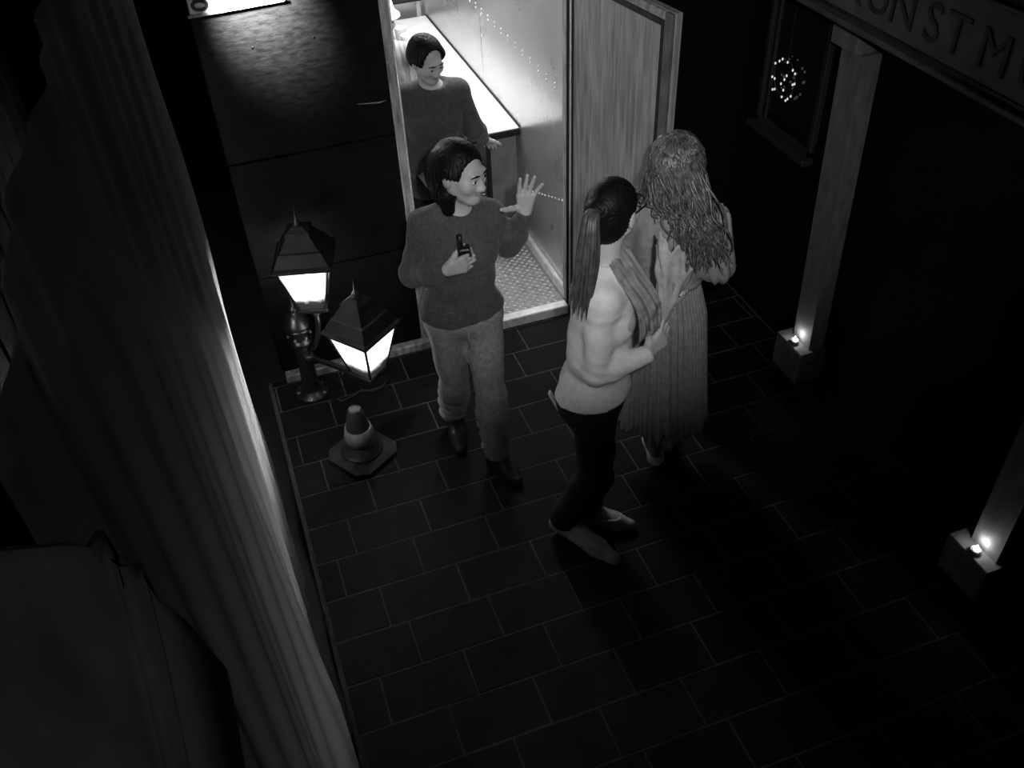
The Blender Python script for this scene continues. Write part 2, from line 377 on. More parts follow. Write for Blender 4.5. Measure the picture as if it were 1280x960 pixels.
# wreath of fairy lights hanging in the window
t = thing('light_wreath', 'round wreath of tiny lit fairy lights hanging in the dark window', 'light wreath', (WX-.03, 3.51, 1.31))
MB().tube([(WX-.025, 3.51+.085*math.cos(a), 1.31+.085*math.sin(a)) for a in np.linspace(0, 2*math.pi, 33)], .004, 6, False).build('ring', M['wire'], t, smooth=True)
for k, (u, v) in enumerate([(-.9, .5), (-.55, .75), (-.3, .95), (.2, .95), (.75, .72), (1.0, .62), (.3, .25), (.95, .0), (1.1, .1), (-1.0, -.3), (-.75, -.3), (-.1, -.35), (-.6, -.85), (-.8, -.95), (.15, -1.0), (.55, -1.05), (.7, -.9), (.95, -.65), (.15, -.02), (.2, -.6)]):
    MB().lathe([(.001, -.006), (.004, -.003), (.0045, .002), (.001, .007)], (WX-.033, 3.51-u*.085, 1.31+v*.085), 6).build('bulb', M['led'], t, smooth=True)
MB().tube([(WX-.02, 3.51, 1.395), (WX-.02, 3.51, 1.66)], .0015, 5).build('hanging_wire', M['wire'], t)

# pillars with plinth and tea light
def pillar(y0, xs, lean, label, lab2, lab3, top):
    t = thing('pillar', label, 'pillar', (2.46, y0+.1, 0), 'white pillars along the right building')
    xa, xb = 2.462+xs, 2.545
    MB().box(((2.40+xs+2.545)/2, y0+.11, .094), (2.545-2.40-xs, .215, .188), .004).build('plinth', M['plinth'], t)
    w_ = .135
    P = [(xa, y0+.03, .186), (xb, y0+.03, .186), (xb, y0+.03+w_, .186), (xa, y0+.03+w_, .186)]
    P += [(xa-.01, y0+.03+lean, top-.16), (xb, y0+.03+lean, top-.16), (xb, y0+.03+w_+lean, top-.16), (xa-.01, y0+.03+w_+lean, top-.16)]
    MB().hexa(P).build('shaft', M['pillar'], t)
    MB().box((2.49+xs, y0+.14+lean, top-.075), (.11, .17, .175), .004).build('capital', M['pillar'], t)
    c = (2.428+xs, y0+.105, .1895)
    q = thing('tealight_candle', lab2, 'candle', c, 'tea lights on the plinths')
    MB().lathe([(.017, 0), (.019, .001), (.019, .016), (.0185, .016), (.017, .013), (.002, .013)], c, 16).build('cup', M['jamb'], q, smooth=True)
    MB().lathe([(.0165, 0), (.0165, .0145), (.003, .0135)], (c[0], c[1], c[2]+.001), 16).build('wax', M['wax'], q, smooth=True)
    MB().lathe([(.001, 0), (.0075, .005), (.0085, .010), (.005, .017), (.0005, .026)], (c[0], c[1], c[2]+.0155), 10).build('flame', M['flame'], q, smooth=True)
    light('candle_light', 'POINT', (c[0]+.012, c[1], c[2]+.045), .20, size=.008)
pillar(2.845, 0, .05, 'white painted square pillar left of the other, on lit plinth', 'lit tea light on the plinth of the farther white pillar', '', 1.79)
pillar(1.47, -.075, .0, 'square pillar at right edge of the picture, on lit plinth', 'lit tea light on the plinth at the right edge of picture', '', 1.79)
# fascia with lettering
t = thing('fascia_sign', 'grey painted fascia board with dark hand lettering above the white pillars', 'sign', (2.36, 2.2, 1.8))
MB().box((2.385, 2.0, 2.0), (.10, 3.4, .46), .004).build('board', M['fascia'], t)
MB().box((2.325, 2.0, 1.795), (.05, 3.4, .022), .004).build('lower_moulding', M['fascia'], t)
MB().box((2.335, 2.0, 1.818), (.02, 3.4, .012), .002).build('dark_strip', M['letter'], t)  # thin dark strip along the board, just above the lower moulding
MB().box((2.325, 2.0, 2.075), (.03, 3.4, .014), .003).build('upper_moulding', M['fascia'], t)
for ch, y in zip('KUNSTMUSEUM', [2.91, 2.765, 2.63, 2.475, 2.36, 2.19, 2.02, 1.90, 1.79, 1.67, 1.52]):
    text('letter', ch, .185, (2.332, y, 1.868), (0, -1, 0), (0, 0, 1), M['letter'], t)
MB().box((2.62, 2.2, 2.3), (.6, 3.5, .2)).build('roof_edge', M['darkwall'], t)

# ------------------------------------------------------------------ lamp with lanterns
PX, PY = .125, 3.72
t = thing('lamp_post', 'black cast iron lamp with two lit lanterns standing before the left wall', 'lamp', (PX, PY, 0))
fb = MB().lathe([(.085, 0), (.085, .010), (.055, .016), (.050, .03)], (PX, PY, 0), 24).build('base_flange', M['iron'], t, smooth=True)
for k in range(5):
    a = k*2*math.pi/5+.6; MB().lathe([(.008, 0), (.008, .007), (.004, .010)], (PX+.069*math.cos(a), PY+.069*math.sin(a), .010), 6).build('bolt', M['jamb'], fb)
MB().lathe([(.046, .02), (.040, .05), (.038, .30), (.043, .305), (.043, .32), (.039, .325)], (PX, PY, 0), 12).build('post', M['iron'], t)
MB().lathe([(.044, .32), (.058, .33), (.060, .345), (.050, .35), (.050, .40), (.060, .405), (.062, .42), (.052, .428)], (PX, PY, 0), 24).build('collar', M['iron'], t, smooth=True)
MB().lathe([(.060, .425), (.066, .43), (.067, .44), (.058, .455), (.045, .485), (.028, .505), (.016, .51), (.020, .522), (.022, .53), (.012, .54), (.007, .548), (.011, .556), (.005, .566), (.0015, .62)], (PX, PY, 0), 24).build('finial', M['iron'], t, smooth=True)
for a in np.linspace(0, 2*math.pi, 7)[:-1]:
    MB().lathe([(.0065, -.006), (.0065, 0), (.003, .006)], (PX+.054*math.cos(a), PY+.054*math.sin(a), .375), 6).build('stud', M['jamb'], t)
def lantern(c, yawd, watts):
    """c = centre of the lantern foot"""
    c = A3(*c); R = rz(math.radians(yawd))
    def W(p): return R@A3(*p)+c
    L = MB()
    b0, b1, z0, z1 = .060, .112, .02, .262         # half widths at the bottom and top of the glass
    for sx in (-1, 1):
        for sy in (-1, 1): L.tube([W((sx*b0, sy*b0, z0)), W((sx*b1, sy*b1, z1))], .006, 6)
    L.box(W((0, 0, .012)), (.14, .14, .018), .004, R)
    L.lathe([(.018, -.03), (.022, -.02), (.016, -.012), (.04, .004)], c, 14)
    fr = L.build('lantern', M['iron'], t)
    rr = MB()
    def ring(h, z): return [W((sx*h, sy*h, z)) for sx, sy in ((-1, -1), (1, -1), (1, 1), (-1, 1))]
    lv = [(.122, .258), (.133, .262), (.133, .273), (.120, .283), (.095, .332), (.092, .338), (.085, .342), (.050, .402), (.056, .407), (.050, .416), (.022, .436)]
    V = sum([ring(h, z) for h, z in lv], [])
    F = [(3, 2, 1, 0)]+[(4*i+j, 4*i+(j+1) % 4, 4*i+4+(j+1) % 4, 4*i+4+j) for i in range(len(lv)-1) for j in range(4)]+[tuple(4*(len(lv)-1)+j for j in range(4))]
    rr.add(V, F).build('roof', M['ironlid'], fr)
    MB().lathe([(.020, .434), (.012, .442), (.017, .454), (.010, .464), (.004, .474), (.0015, .530)], c, 12).build('spike', M['iron'], fr, smooth=True)
    for j in range(4):
        Rj = R@rz(j*math.pi/2)
        def Wj(p): return Rj@A3(*p)
        # each pane has its own origin at the lantern foot so that the grime sits at its lower edge
        th = .0015
        P = [Wj((-b0+.006, -b0, z0)), Wj((b0-.006, -b0, z0)), Wj((b1-.006, -b1, z1)), Wj((-b1+.006, -b1, z1))]
        Q = [p+Wj((0, th*2, 0)) for p in P]
        mb = MB(); mb.add(P+Q, [(0, 1, 2, 3), (7, 6, 5, 4), (0, 4, 5, 1), (1, 5, 6, 2), (2, 6, 7, 3), (3, 7, 4, 0)])
        me = bpy.data.meshes.new('pane'); me.from_pydata(mb.v, [], mb.f); me.materials.append(M['pane'])
        o = bpy.data.objects.new('pane', me); COL.objects.link(o); o.parent = fr; o.location = tuple(c-A3(*ORG[fr.name]))
    MB().lathe([(.002, .150), (.008, .156), (.012, .168), (.008, .182), (.005, .20), (.005, .255)], c, 12).build('bulb', M['bulb'], fr, smooth=True)
    light('lantern_light', 'POINT', c+A3(0, 0, .168), watts, size=.028)
    return fr
L1c = A3(.222, 3.64, .575); L2c = A3(.392, 3.42, .285)
lantern(L1c, -15, 5); lantern(L2c, 38, 4)
def arm(name, pts, r):
    MB().tube(pts, r, 8).build(name, M['iron'], t, smooth=True)
d2 = (L2c-A3(PX, PY, 0)); d2[2] = 0; d2 /= np.linalg.norm(d2)
e0 = A3(PX, PY, .235)+d2*.03
MB().box((e0+L2c-A3(0, 0, .03)+A3(0, 0, .0))/2, (np.linalg.norm((L2c-e0)[:2]), .022, .026), .004, np.column_stack([d2, A3(-d2[1], d2[0], 0), A3(0, 0, 1)])).build('arm', M['iron'], t)
MB().lathe([(.028, -.02), (.028, .02), (.02, .026)], (e0[0], e0[1], .235), 12).build('socket', M['iron'], t, smooth=True)
d1 = (L1c-A3(PX, PY, 0)); d1[2] = 0; d1 /= np.linalg.norm(d1)
arm('arm', [A3(PX, PY, .28)+d1*.035, A3(PX, PY, .31)+d1*.07, A3(PX, PY, .38)+d1*.105, L1c-A3(0, 0, .10), L1c-A3(0, 0, .02)], [.011, .012, .0125, .0125, .013])
MB().lathe([(.018, 0), (.021, .006), (.018, .012)], L1c-A3(0, 0, .05), 12).build('socket', M['iron'], t, smooth=True)
arm('scroll', [A3(PX, PY, .10)+d2*.038, A3(PX, PY, .07)+d2*.10, A3(PX, PY, .10)+d2*.16, A3(PX, PY, .17)+d2*.20, A3(PX, PY, .222)+d2*.24], .006)
lamp_ = t
L3c = A3(-.50, 2.72, .92)
t = thing('standing_lantern', 'lit lantern on a short post behind the left tarpaulin, glowing through its edge', 'lantern', (L3c[0], L3c[1], -.11))
MB().lathe([(.09, -.11), (.09, -.095), (.04, -.08), (.022, -.05), (.020, .86), (.026, .89)], (L3c[0], L3c[1], 0), 16).build('post', M['iron'], t, smooth=True)
lantern(L3c, 8, 95)
# cable lying on the floor
tag(MB().tube([(.20, 3.64, .008), (.25, 3.585, .007), (.31, 3.60, .007), (.36, 3.63, .007), (.41, 3.60, .007), (.47, 3.61, .007), (.50, 3.66, .007), (.47, 3.72, .007), (.40, 3.76, .007)], .006, 8).build('power_cable', M['iron'], smooth=True), 'thin black cable curling on the tiles at the foot of the lamp', 'cable')

# ------------------------------------------------------------------ traffic cone
CXc, CYc = .268, 3.185
t = thing('traffic_cone', 'traffic cone with one pale band standing on the tiles below the lanterns', 'traffic cone', (CXc, CYc, 0))
Rb = rz(math.radians(33))
b = MB(); lv = [(.125, .004), (.135, .008), (.135, .022), (.118, .030), (.075, .036)]
n = 8
def octo(h, z):
    k = h*.66; return [Rb@A3(x, y, z)+A3(CXc, CYc, 0) for x, y in ((k, -h), (h, -k), (h, k), (k, h), (-k, h), (-h, k), (-h, -k), (-k, -h))]
V = sum([octo(h, z) for h, z in lv], []); b.add(V, [tuple(range(7, -1, -1))]+[(8*i+j, 8*i+(j+1) % 8, 8*i+8+(j+1) % 8, 8*i+8+j) for i in range(len(lv)-1) for j in range(8)]+[tuple(8*(len(lv)-1)+j for j in range(8))])
b.build('base', M['conebase'], t)
MB().lathe([(.100, .034), (.092, .042), (.082, .05), (.046, .225), (.032, .285), (.023, .295), (.020, .29)], (CXc, CYc, 0), 24).build('body', M['cone'], t, smooth=True)
MB().lathe([(.0755, .10), (.0765, .10), (.0610, .18), (.0600, .18)], (CXc, CYc, 0), 24).build('reflective_band', M['band'], t, smooth=True)
# ------------------------------------------------------------------ tarpaulin hung along the left side
def sheet0(name, P, m, th=.004, parent=None):
    nu, nv = P.shape[:2]; N = np.cross(np.gradient(P, axis=0), np.gradient(P, axis=1)); N /= np.linalg.norm(N, axis=2, keepdims=True)+1e-9
    if th == 0:      # a single skin of cloth that light passes through
        I = np.arange(nu*nv).reshape(nu, nv); return link(name, mesh_np(name, P.reshape(-1, 3), np.stack([I[:-1, :-1], I[1:, :-1], I[1:, 1:], I[:-1, 1:]], -1).reshape(-1, 4)), m, parent)
    V = np.concatenate([(P+N*th/2).reshape(-1, 3), (P-N*th/2).reshape(-1, 3)]); K = nu*nv
    I = np.arange(K).reshape(nu, nv); q = np.stack([I[:-1, :-1], I[1:, :-1], I[1:, 1:], I[:-1, 1:]], -1).reshape(-1, 4)
    Q = [q, K+q[:, ::-1]]
    def edge(e, f): a, b = e[:-1], e[1:]; z = np.stack([a, K+a, K+b, b], 1); Q.append(z if f else z[:, ::-1])
    edge(I[:, 0], 1); edge(I[:, -1], 0); edge(I[0], 0); edge(I[-1], 1)
    return link(name, mesh_np(name, V, np.concatenate(Q)), m, parent)
nt_ = M['cloth'].node_tree; b_ = nt_.nodes['Principled BSDF']; tl_ = nt_.nodes.new('ShaderNodeBsdfTranslucent'); mx_ = nt_.nodes.new('ShaderNodeMixShader')
mx_.inputs[0].default_value = .45; tl_.inputs[0].default_value = (.55, .55, .55, 1)
nt_.links.new(b_.outputs[0], mx_.inputs[1]); nt_.links.new(tl_.outputs[0], mx_.inputs[2]); nt_.links.new(mx_.outputs[0], nt_.nodes['Material Output'].inputs[0])
# u runs along the hanging edge (away from camera -> toward it), w runs down
nu, nw = 220, 60
Yc = np.linspace(2.90, .42, nu)[:, None]*np.ones((1, nw)); Zc = np.ones((nu, 1))*np.linspace(2.75, .02, nw)[None]
Yc = Yc+.03*np.sin(Zc*5)*np.clip((Yc-2.4)*2, 0, 1)
def gss(y, c, s): return np.exp(-((y-c)/s)**2)
Xc = -.135+.004*np.sin(Yc*45+Zc*.8)+.008*np.sin(Yc*13+Zc*.5)
Xc += .055*gss(Yc, 1.72+.05*(Zc-1), .15)*np.clip((1.5-Zc)*.9, 0, 1)-.03*np.clip((2.2-Yc)/1.8, 0, 1)
tag(sheet0('tarpaulin', np.stack([Xc, Yc, Zc], -1), M['cloth'], 0), 'tall dark tarpaulin hanging in folds down the left side, its edge lit by lanterns', 'tarpaulin')
wleft = MB().box((-.76, 2.9, 1.4), (.08, 2.0, 2.8)).build('wall_left', M['darkwall'], kind='structure')
for k in range(10): MB().box((-.705, 2.0+k*.2, 1.4), (.04, .19, 2.78), .012).build('batten', M['darkwall'], wleft)
# heavy grey drape hanging close by at the lower left, pleated toward its edge
prof = [(-.95, 1.06, 0), (-.70, 1.03, 0), (-.50, 1.02, 0), (-.345, 1.015, 0), (-.318, 1.00, 0), (-.312, 1.06, .03), (-.300, 1.02, .05), (-.290, .995, .05), (-.284, 1.05, .10), (-.274, 1.02, .17), (-.255, 1.03, .25), (-.235, 1.06, .45)]
nz_ = 30; D = np.array([[(x-.12*k_+.004*math.sin(9*k_+x*20), y-.30*k_, (2.09-dz)-k_*1.2+.25*max(0, -.33-x)) for k_ in np.linspace(0, 1, nz_)] for x, y, dz in prof])
D = A3(0, 0, 3.1)+(D-A3(0, 0, 3.1))*.345
tag(sheet0('hanging_drape', D, M['drape'], .005), 'heavy grey drape with two pleats hanging close by in the lower left corner', 'drape')
# ------------------------------------------------------------------ distance-field modelling for bodies, hair and clothes
def nrm(v): v = np.asarray(v, float); return v/(np.linalg.norm(v)+1e-12)
class Vox:
    def __init__(s, lo, hi, r):
        s.lo = A3(*lo); s.r = r; s.n = np.ceil((A3(*hi)-s.lo)/r).astype(int)+1
        s.ax = [(s.lo[i]+np.arange(s.n[i])*r).astype(np.float32) for i in range(3)]
        s.d = np.full(s.n, .3, np.float32)
    def blk(s, lo, hi):
        i0 = np.clip(np.floor((lo-s.lo)/s.r).astype(int), 0, s.n); i1 = np.clip(np.ceil((hi-s.lo)/s.r).astype(int)+1, 0, s.n)
        if (i1 <= i0).any(): return None
        sl = tuple(slice(a, b) for a, b in zip(i0, i1))
        return sl, s.ax[0][sl[0]][:, None, None], s.ax[1][sl[1]][None, :, None], s.ax[2][sl[2]][None, None, :]
    def mix(s, sl, dn, k, op):
        o = s.d[sl]
        if op == 'add':
            h = np.maximum(k-np.abs(o-dn), 0)/k if k else 0
            s.d[sl] = np.minimum(o, dn)-h*h*k/4
        elif op == 'sub':
            dn = -dn; h = np.maximum(k-np.abs(o-dn), 0)/k
            s.d[sl] = np.maximum(o, dn)+h*h*k/4
    def cap(s, a, b, ra, rb=None, k=.02, op='add'):
        a, b = A3(*a), A3(*b); rb = ra if rb is None else rb; m = max(ra, rb)+k+2*s.r
        q = s.blk(np.minimum(a, b)-m, np.maximum(a, b)+m)
        if q is None: return s
        sl, X, Y, Z = q; ba = b-a; L = ba@ba+1e-12
        h = np.clip(((X-a[0])*ba[0]+(Y-a[1])*ba[1]+(Z-a[2])*ba[2])/L, 0, 1)
        dn = np.sqrt((X-a[0]-h*ba[0])**2+(Y-a[1]-h*ba[1])**2+(Z-a[2]-h*ba[2])**2)-(ra+(rb-ra)*h)
        s.mix(sl, dn.astype(np.float32), k, op); return s
    def chain(s, pts, rs, k=.02):
        for i in range(len(pts)-1): s.cap(pts[i], pts[i+1], rs[i], rs[i+1], k)
        return s
    def ell(s, c, r, R=None, k=.02, op='add'):
        c = A3(*c); r = A3(*r) if hasattr(r, '__len__') else A3(r, r, r); m = r.max()+k+2*s.r
        q = s.blk(c-m, c+m)
        if q is None: return s
        sl, X, Y, Z = q; X = X-c[0]; Y = Y-c[1]; Z = Z-c[2]
        R = np.eye(3) if R is None else R           # columns = axes
        U = [(X*R[0, i]+Y*R[1, i]+Z*R[2, i]) for i in range(3)]
        k0 = np.sqrt(sum((U[i]/r[i])**2 for i in range(3))); k1 = np.sqrt(sum((U[i]/r[i]**2)**2 for i in range(3)))+1e-9
        dn = k0*(k0-1)/k1
        s.mix(sl, dn.astype(np.float32), k, op); return s
    def box_sub(s, c, h, Rm, m=.002):
        c, h = A3(*c), A3(*h)+m; L = np.linalg.norm(h)+.02; q = s.blk(c-L, c+L); sl, X, Y, Z = q; X = X-c[0]; Y = Y-c[1]; Z = Z-c[2]
        dn = None
        for i in range(3):
            e = np.abs(X*Rm[0, i]+Y*Rm[1, i]+Z*Rm[2, i])-h[i]; dn = e if dn is None else np.maximum(dn, e)
        s.d[sl] = np.maximum(s.d[sl], -dn.astype(np.float32)); return s
    def cut(s, p, n, soft=0):
        """remove everything on the side the normal points to"""
        p, n = A3(*p), nrm(n)
        pl = ((s.ax[0]-p[0])*n[0])[:, None, None]+((s.ax[1]-p[1])*n[1])[None, :, None]+((s.ax[2]-p[2])*n[2])[None, None, :]
        s.d = np.maximum(s.d, pl.astype(np.float32)); return s
    def disp(s, fn, band=.03):
        ii = np.nonzero(np.abs(s.d) < band); X, Y, Z = (s.ax[i][ii[i]] for i in range(3))
        s.d[ii] += fn(X, Y, Z).astype(np.float32); return s
    def mesh(s):
        ins = s.d < 0; n = s.n
        c = np.zeros(n-1, np.int8)
        for dx in (0, 1):
            for dy in (0, 1):
                for dz in (0, 1): c += ins[dx:n[0]-1+dx, dy:n[1]-1+dy, dz:n[2]-1+dz]
        act = np.nonzero((c > 0) & (c < 8)); N = len(act[0])
        idx = np.full(n-1, -1, np.int32); idx[act] = np.arange(N)
        S = np.zeros((N, 3)); W = np.zeros(N)
        g = lambda o: s.d[act[0]+o[0], act[1]+o[1], act[2]+o[2]]
        for ax in range(3):
            o1, o2 = [a for a in range(3) if a != ax]
            for u in (0, 1):
                for v in (0, 1):
                    p = [0, 0, 0]; p[o1] = u; p[o2] = v; q = list(p); q[ax] = 1
                    d0, d1 = g(p), g(q); m = (d0 < 0) != (d1 < 0); t_ = np.where(m, d0/(d0-d1+1e-20), 0)
                    P = np.zeros((N, 3)); P[:] = p; P[:, ax] = t_
                    S[m] += P[m]; W[m] += 1
        V = (np.stack(act, 1)+S/W[:, None])*s.r+s.lo
        Q = []
        for ax in range(3):
            o1, o2 = [(1, 2), (2, 0), (0, 1)][ax]
            sl0 = [slice(None)]*3; sl1 = [slice(None)]*3; sl0[ax] = slice(0, -1); sl1[ax] = slice(1, None)
            for b in (o1, o2): sl0[b] = sl1[b] = slice(1, -1)
            a0, a1 = ins[tuple(sl0)], ins[tuple(sl1)]
            for flip, mk in ((0, a0 & ~a1), (1, ~a0 & a1)):
                e = np.array(np.nonzero(mk)); 
                if e.shape[1] == 0: continue
                e[o1] += 1; e[o2] += 1
                def cell(u, v):
                    f = e.copy(); f[o1] -= u; f[o2] -= v; return idx[f[0], f[1], f[2]]
                q = [cell(1, 1), cell(0, 1), cell(0, 0), cell(1, 0)]
                if flip: q = q[::-1]
                Q.append(np.stack(q, 1))
        return V, np.concatenate(Q)
    def build(s, name, m, parent, mats=None, pick=None):
        V, Q = s.mesh(); me = mesh_np(name, V, Q); o = link(name, me, m, parent)
        if mats:
            for x in mats: me.materials.append(x)
            cen = V[Q].mean(1); me.polygons.foreach_set('material_index', pick(cen).astype(np.int32))
        return o
def wrinkle(seed, freq, amp, aniso=(1, 1, 1)):
    g = np.random.default_rng(seed); W = [(nrm(g.normal(size=3)*A3(*aniso))*freq*g.uniform(.6, 1.6), g.uniform(0, 6.28)) for _ in range(5)]
    def f(X, Y, Z):
        a = 0
        wx = .4*np.sin(9*Y+7*Z+seed); wz = .4*np.sin(8*X-6*Y)
        for k, ph in W: a = a+np.sin(k[0]*(X)+k[1]*Y+k[2]*Z+ph+wx*2+wz*2)
        return a/5*amp*1.6
    return f
def frame(F, U=(0, 0, 1)):
    U = nrm(U); F = np.asarray(F, float); F = nrm(F-U*(F@U)); L = np.cross(U, F); return np.column_stack([L, F, U])   # left, forward, up
def torso(v, J, Rm, g=0., k=.05, s=1., bust=1., waist=1.):
    h, nk = A3(*J['hips']), A3(*J['neck']); ax = nk-h; Lt = np.linalg.norm(ax); R = frame(Rm[:, 1], ax); l, f, u = R.T
    e = lambda a, b, c: A3(a, b, c)*s+g
    v.ell(h+u*.00, e(.150, .108, .12), R, k); v.ell(h+u*.16*Lt/.47, e(.128*waist, .096*waist, .13), R, k); v.ell(h+u*.30*Lt/.47, e(.134, .100, .13), R, k)
    v.ell(h+u*.38*Lt/.47, e(.140, .088, .09), R, k)
    for q in ('rsh', 'lsh'): v.cap(A3(*J[q]), nk-u*.045, .043*s+g, .050*s+g, k)
    for sg in (-1, 1):
        v.ell(h+u*.30*Lt/.47+l*sg*.066*s+f*.072*s*bust, e(.055, .052, .056), R, k*.7)
        v.ell(h-f*.055*s+l*sg*.066*s-u*.035, e(.078, .075, .085), R, k)
    return R
def head(v, c, R, s=1.):
    H = lambda x, y, z: c+R@(A3(x, y, z)*s)
    v.ell(H(0, -.014, .028), A3(.073, .092, .082)*s, R, .01); v.ell(H(0, .026, -.030), A3(.058, .064, .080)*s, R, .03*s)
    v.ell(H(0, .064, -.090), .021*s, None, .03*s)
    for sg in (-1, 1):
        v.cap(H(sg*.050, .0, -.048), H(sg*.016, .062, -.088), .018*s, .016*s, .03*s)
        v.ell(H(sg*.040, .060, -.022), A3(.024, .022, .022)*s, R, .03*s)
        v.ell(H(sg*.031, .096, .004), A3(.016, .016, .011)*s, None, .014*s, 'sub')
        v.ell(H(sg*.030, .073, .004), .0135*s, None, .004*s)
        v.ell(H(sg*.076, -.008, -.008), A3(.010, .020, .031)*s, R, .008*s)
        v.ell(H(sg*.012, .096, -.034), .010*s, None, .010*s)
    v.cap(H(-.03, .080, .024), H(.03, .080, .024), .012*s, .012*s, .02*s)
    v.cap(H(0, .084, .012), H(0, .104, -.030), .008*s, .0115*s, .012*s)
    for sg in (-1, 1): v.cap(H(0, .084, -.058), H(sg*.022, .074, -.052), .0080*s, .0055*s, .008*s); v.cap(H(0, .082, -.069), H(sg*.018, .075, -.059), .0085*s, .0055*s, .007*s)
    return H
def face_parts(c, R, s, parent, look_=(0, 1, 0)):
    H = lambda x, y, z: c+R@(A3(x, y, z)*s)
    for sg in (-1, 1):
        ce = H(sg*.030, .0785, .004); V = []; F = []; n, m = 12, 8; gz = nrm(R@A3(*look_)); a = nrm(np.cross(gz, A3(0, 0, 1))); b = np.cross(gz, a)
        for i in range(m+1):
            th = math.pi*i/m
            for j in range(n): ph = 2*math.pi*j/n; V.append(ce+.0138*s*(gz*math.cos(th)+math.sin(th)*(a*math.cos(ph)+b*math.sin(ph))))
        for i in range(m):
            for j in range(n): k = (j+1) % n; F.append((i*n+j, i*n+n+j, i*n+n+k, i*n+k))
        o = MB().add(V, F).build('eye', M['eyew'], parent, smooth=True); o.data.materials.append(M['eyed'])
        for p in o.data.polygons:
            if p.index < 2*n: p.material_index = 1
        MB().tube([H(sg*.013, .0945, .024), H(sg*.030, .0955, .031), H(sg*.050, .083, .024)], [.003*s, .0038*s, .002*s], 6).build('eyebrow', M['hair'], parent, smooth=True)
def lip_pick(c, R, s):
    def f(P):
        q = (P-c)@R/s; return ((np.abs(q[:, 0]) < .021) & (q[:, 1] > .078) & (np.abs(q[:, 2]+.0635-.40*np.abs(q[:, 0])) < .0105-.25*np.abs(q[:, 0]))).astype(int)
    return f
def hand(v, wr, d, n, tb, s=1., curl=((.2, .3, .2),)*4, spread=(.12, .04, -.04, -.12), thumb=((.55, .8, .2), (.75, .6, .25), (.85, .45, .3))):
    d, n, tb = nrm(d), nrm(n), nrm(tb); wr = A3(*wr); k = .012*s
    lens = [(.040, .025, .020), (.044, .028, .022), (.041, .026, .021), (.032, .020, .018)]
    for i in range(4):
        K = wr+d*(.080-(.009 if i == 3 else 0))*s+tb*(.028-.0185*i)*s
        v.cap(wr+tb*(.012-.008*i)*s, K, .0145*s, .0115*s, k)
        a = 0.; p = K
        for j in range(3):
            a += curl[i][j]; dr = (d+tb*spread[i]); dr = nrm(nrm(dr)*math.cos(a)+n*math.sin(a)); q = p+dr*lens[i][j]*s
            r0, r1 = [(.0092, .0083), (.0083, .0076), (.0076, .0066)][j]; v.cap(p, q, r0*s, r1*s, .005*s); p = q
    p = wr+d*.024*s+tb*.022*s; v.cap(wr, p, .015*s, .014*s, k)
    for j, (tv, L_, r) in enumerate(zip(thumb, (.040, .030, .024), ((.0135, .0105), (.0105, .0092), (.0092, .0078)))):
        q = p+nrm(d*tv[0]+tb*tv[1]+n*tv[2])*L_*s; v.cap(p, q, r[0]*s, r[1]*s, .008*s); p = q
def arm_(v, sh, el, wr, g=0., s=1., k=.02, taper=True):
    sh, el, wr = A3(*sh), A3(*el), A3(*wr)
    v.cap(sh, el, .043*s+g, .034*s+g, k); m = el+(wr-el)*.3
    v.cap(el, m, .034*s+g, .035*s+g, k); v.cap(m, wr, .035*s+g, .0225*s+g, k)
def leg_(v, hip, kn, an, g=0., s=1., k=.03, back=None):
    hip, kn, an = A3(*hip), A3(*kn), A3(*an)
    v.cap(hip, kn, .078*s+g, .050*s+g, k)
    m = kn+(an-kn)*.32+(A3(*back)*.014 if back is not None else 0)
    v.cap(kn, m, .048*s+g, .050*s+g, k); v.cap(m, an, .050*s+g, .031*s+g, k)
def foot(v, an, toe, heel, g=0., s=1.):
    an, toe, heel = A3(*an), A3(*toe), A3(*heel); ball = heel+(toe-heel)*.70
    v.cap(an, heel+A3(0, 0, .03), .030*s+g, .028*s+g, .02); v.cap(an, ball+A3(0, 0, .026), .030*s+g, .030*s+g, .03)
    v.cap(heel+A3(0, 0, .026), ball+A3(0, 0, .022), .029*s+g, .034*s+g, .02); v.cap(ball+A3(0, 0, .022), toe+A3(0, 0, .018), .034*s+g, .022*s+g, .02)
def shoe(name, an, toe, heel, m, parent, top=.075, pump=False):
    P = np.array([an, toe, heel], float); v = Vox(P.min(0)-.08, P.max(0)+.09, .0045); foot(v, an, toe, heel, .006)
    d = nrm(A3(*toe)-A3(*heel)); d[2] = 0; v.cut((0, 0, .003), (0, 0, -1))
    if pump:
        c0 = A3(*heel)+d*.02+A3(0, 0, .07); v.cut(c0, (0, 0, 1)); v.ell(A3(*heel)+(A3(*toe)-A3(*heel))*.40+A3(0, 0, .07), A3(.03, .085, .042), frame(d), .01, 'sub')
    else: v.cut((0, 0, top), (0, 0, 1))
    return v.build(name, m, parent)
def strands(name, curves, m, parent, n=5):
    b = MB()
    for pts, r in curves: b.tube(pts, r, n, True)
    o = b.build(name, m, parent, smooth=True); return o
def bez(P, n=14):
    P = [A3(*p) for p in P]; out = []
    for i in range(len(P)-1):
        p0 = P[max(i-1, 0)]; p1 = P[i]; p2 = P[i+1]; p3 = P[min(i+2, len(P)-1)]
        for t in np.linspace(0, 1, n, endpoint=(i == len(P)-2)):
            out.append(.5*((2*p1)+(-p0+p2)*t+(2*p0-5*p1+4*p2-p3)*t*t+(-p0+3*p1-3*p2+p3)*t**3))
    return np.array(out)
def bounds(J, m=.2):
    P = np.array([p for p in J.values()]); return P.min(0)-m, P.max(0)+m

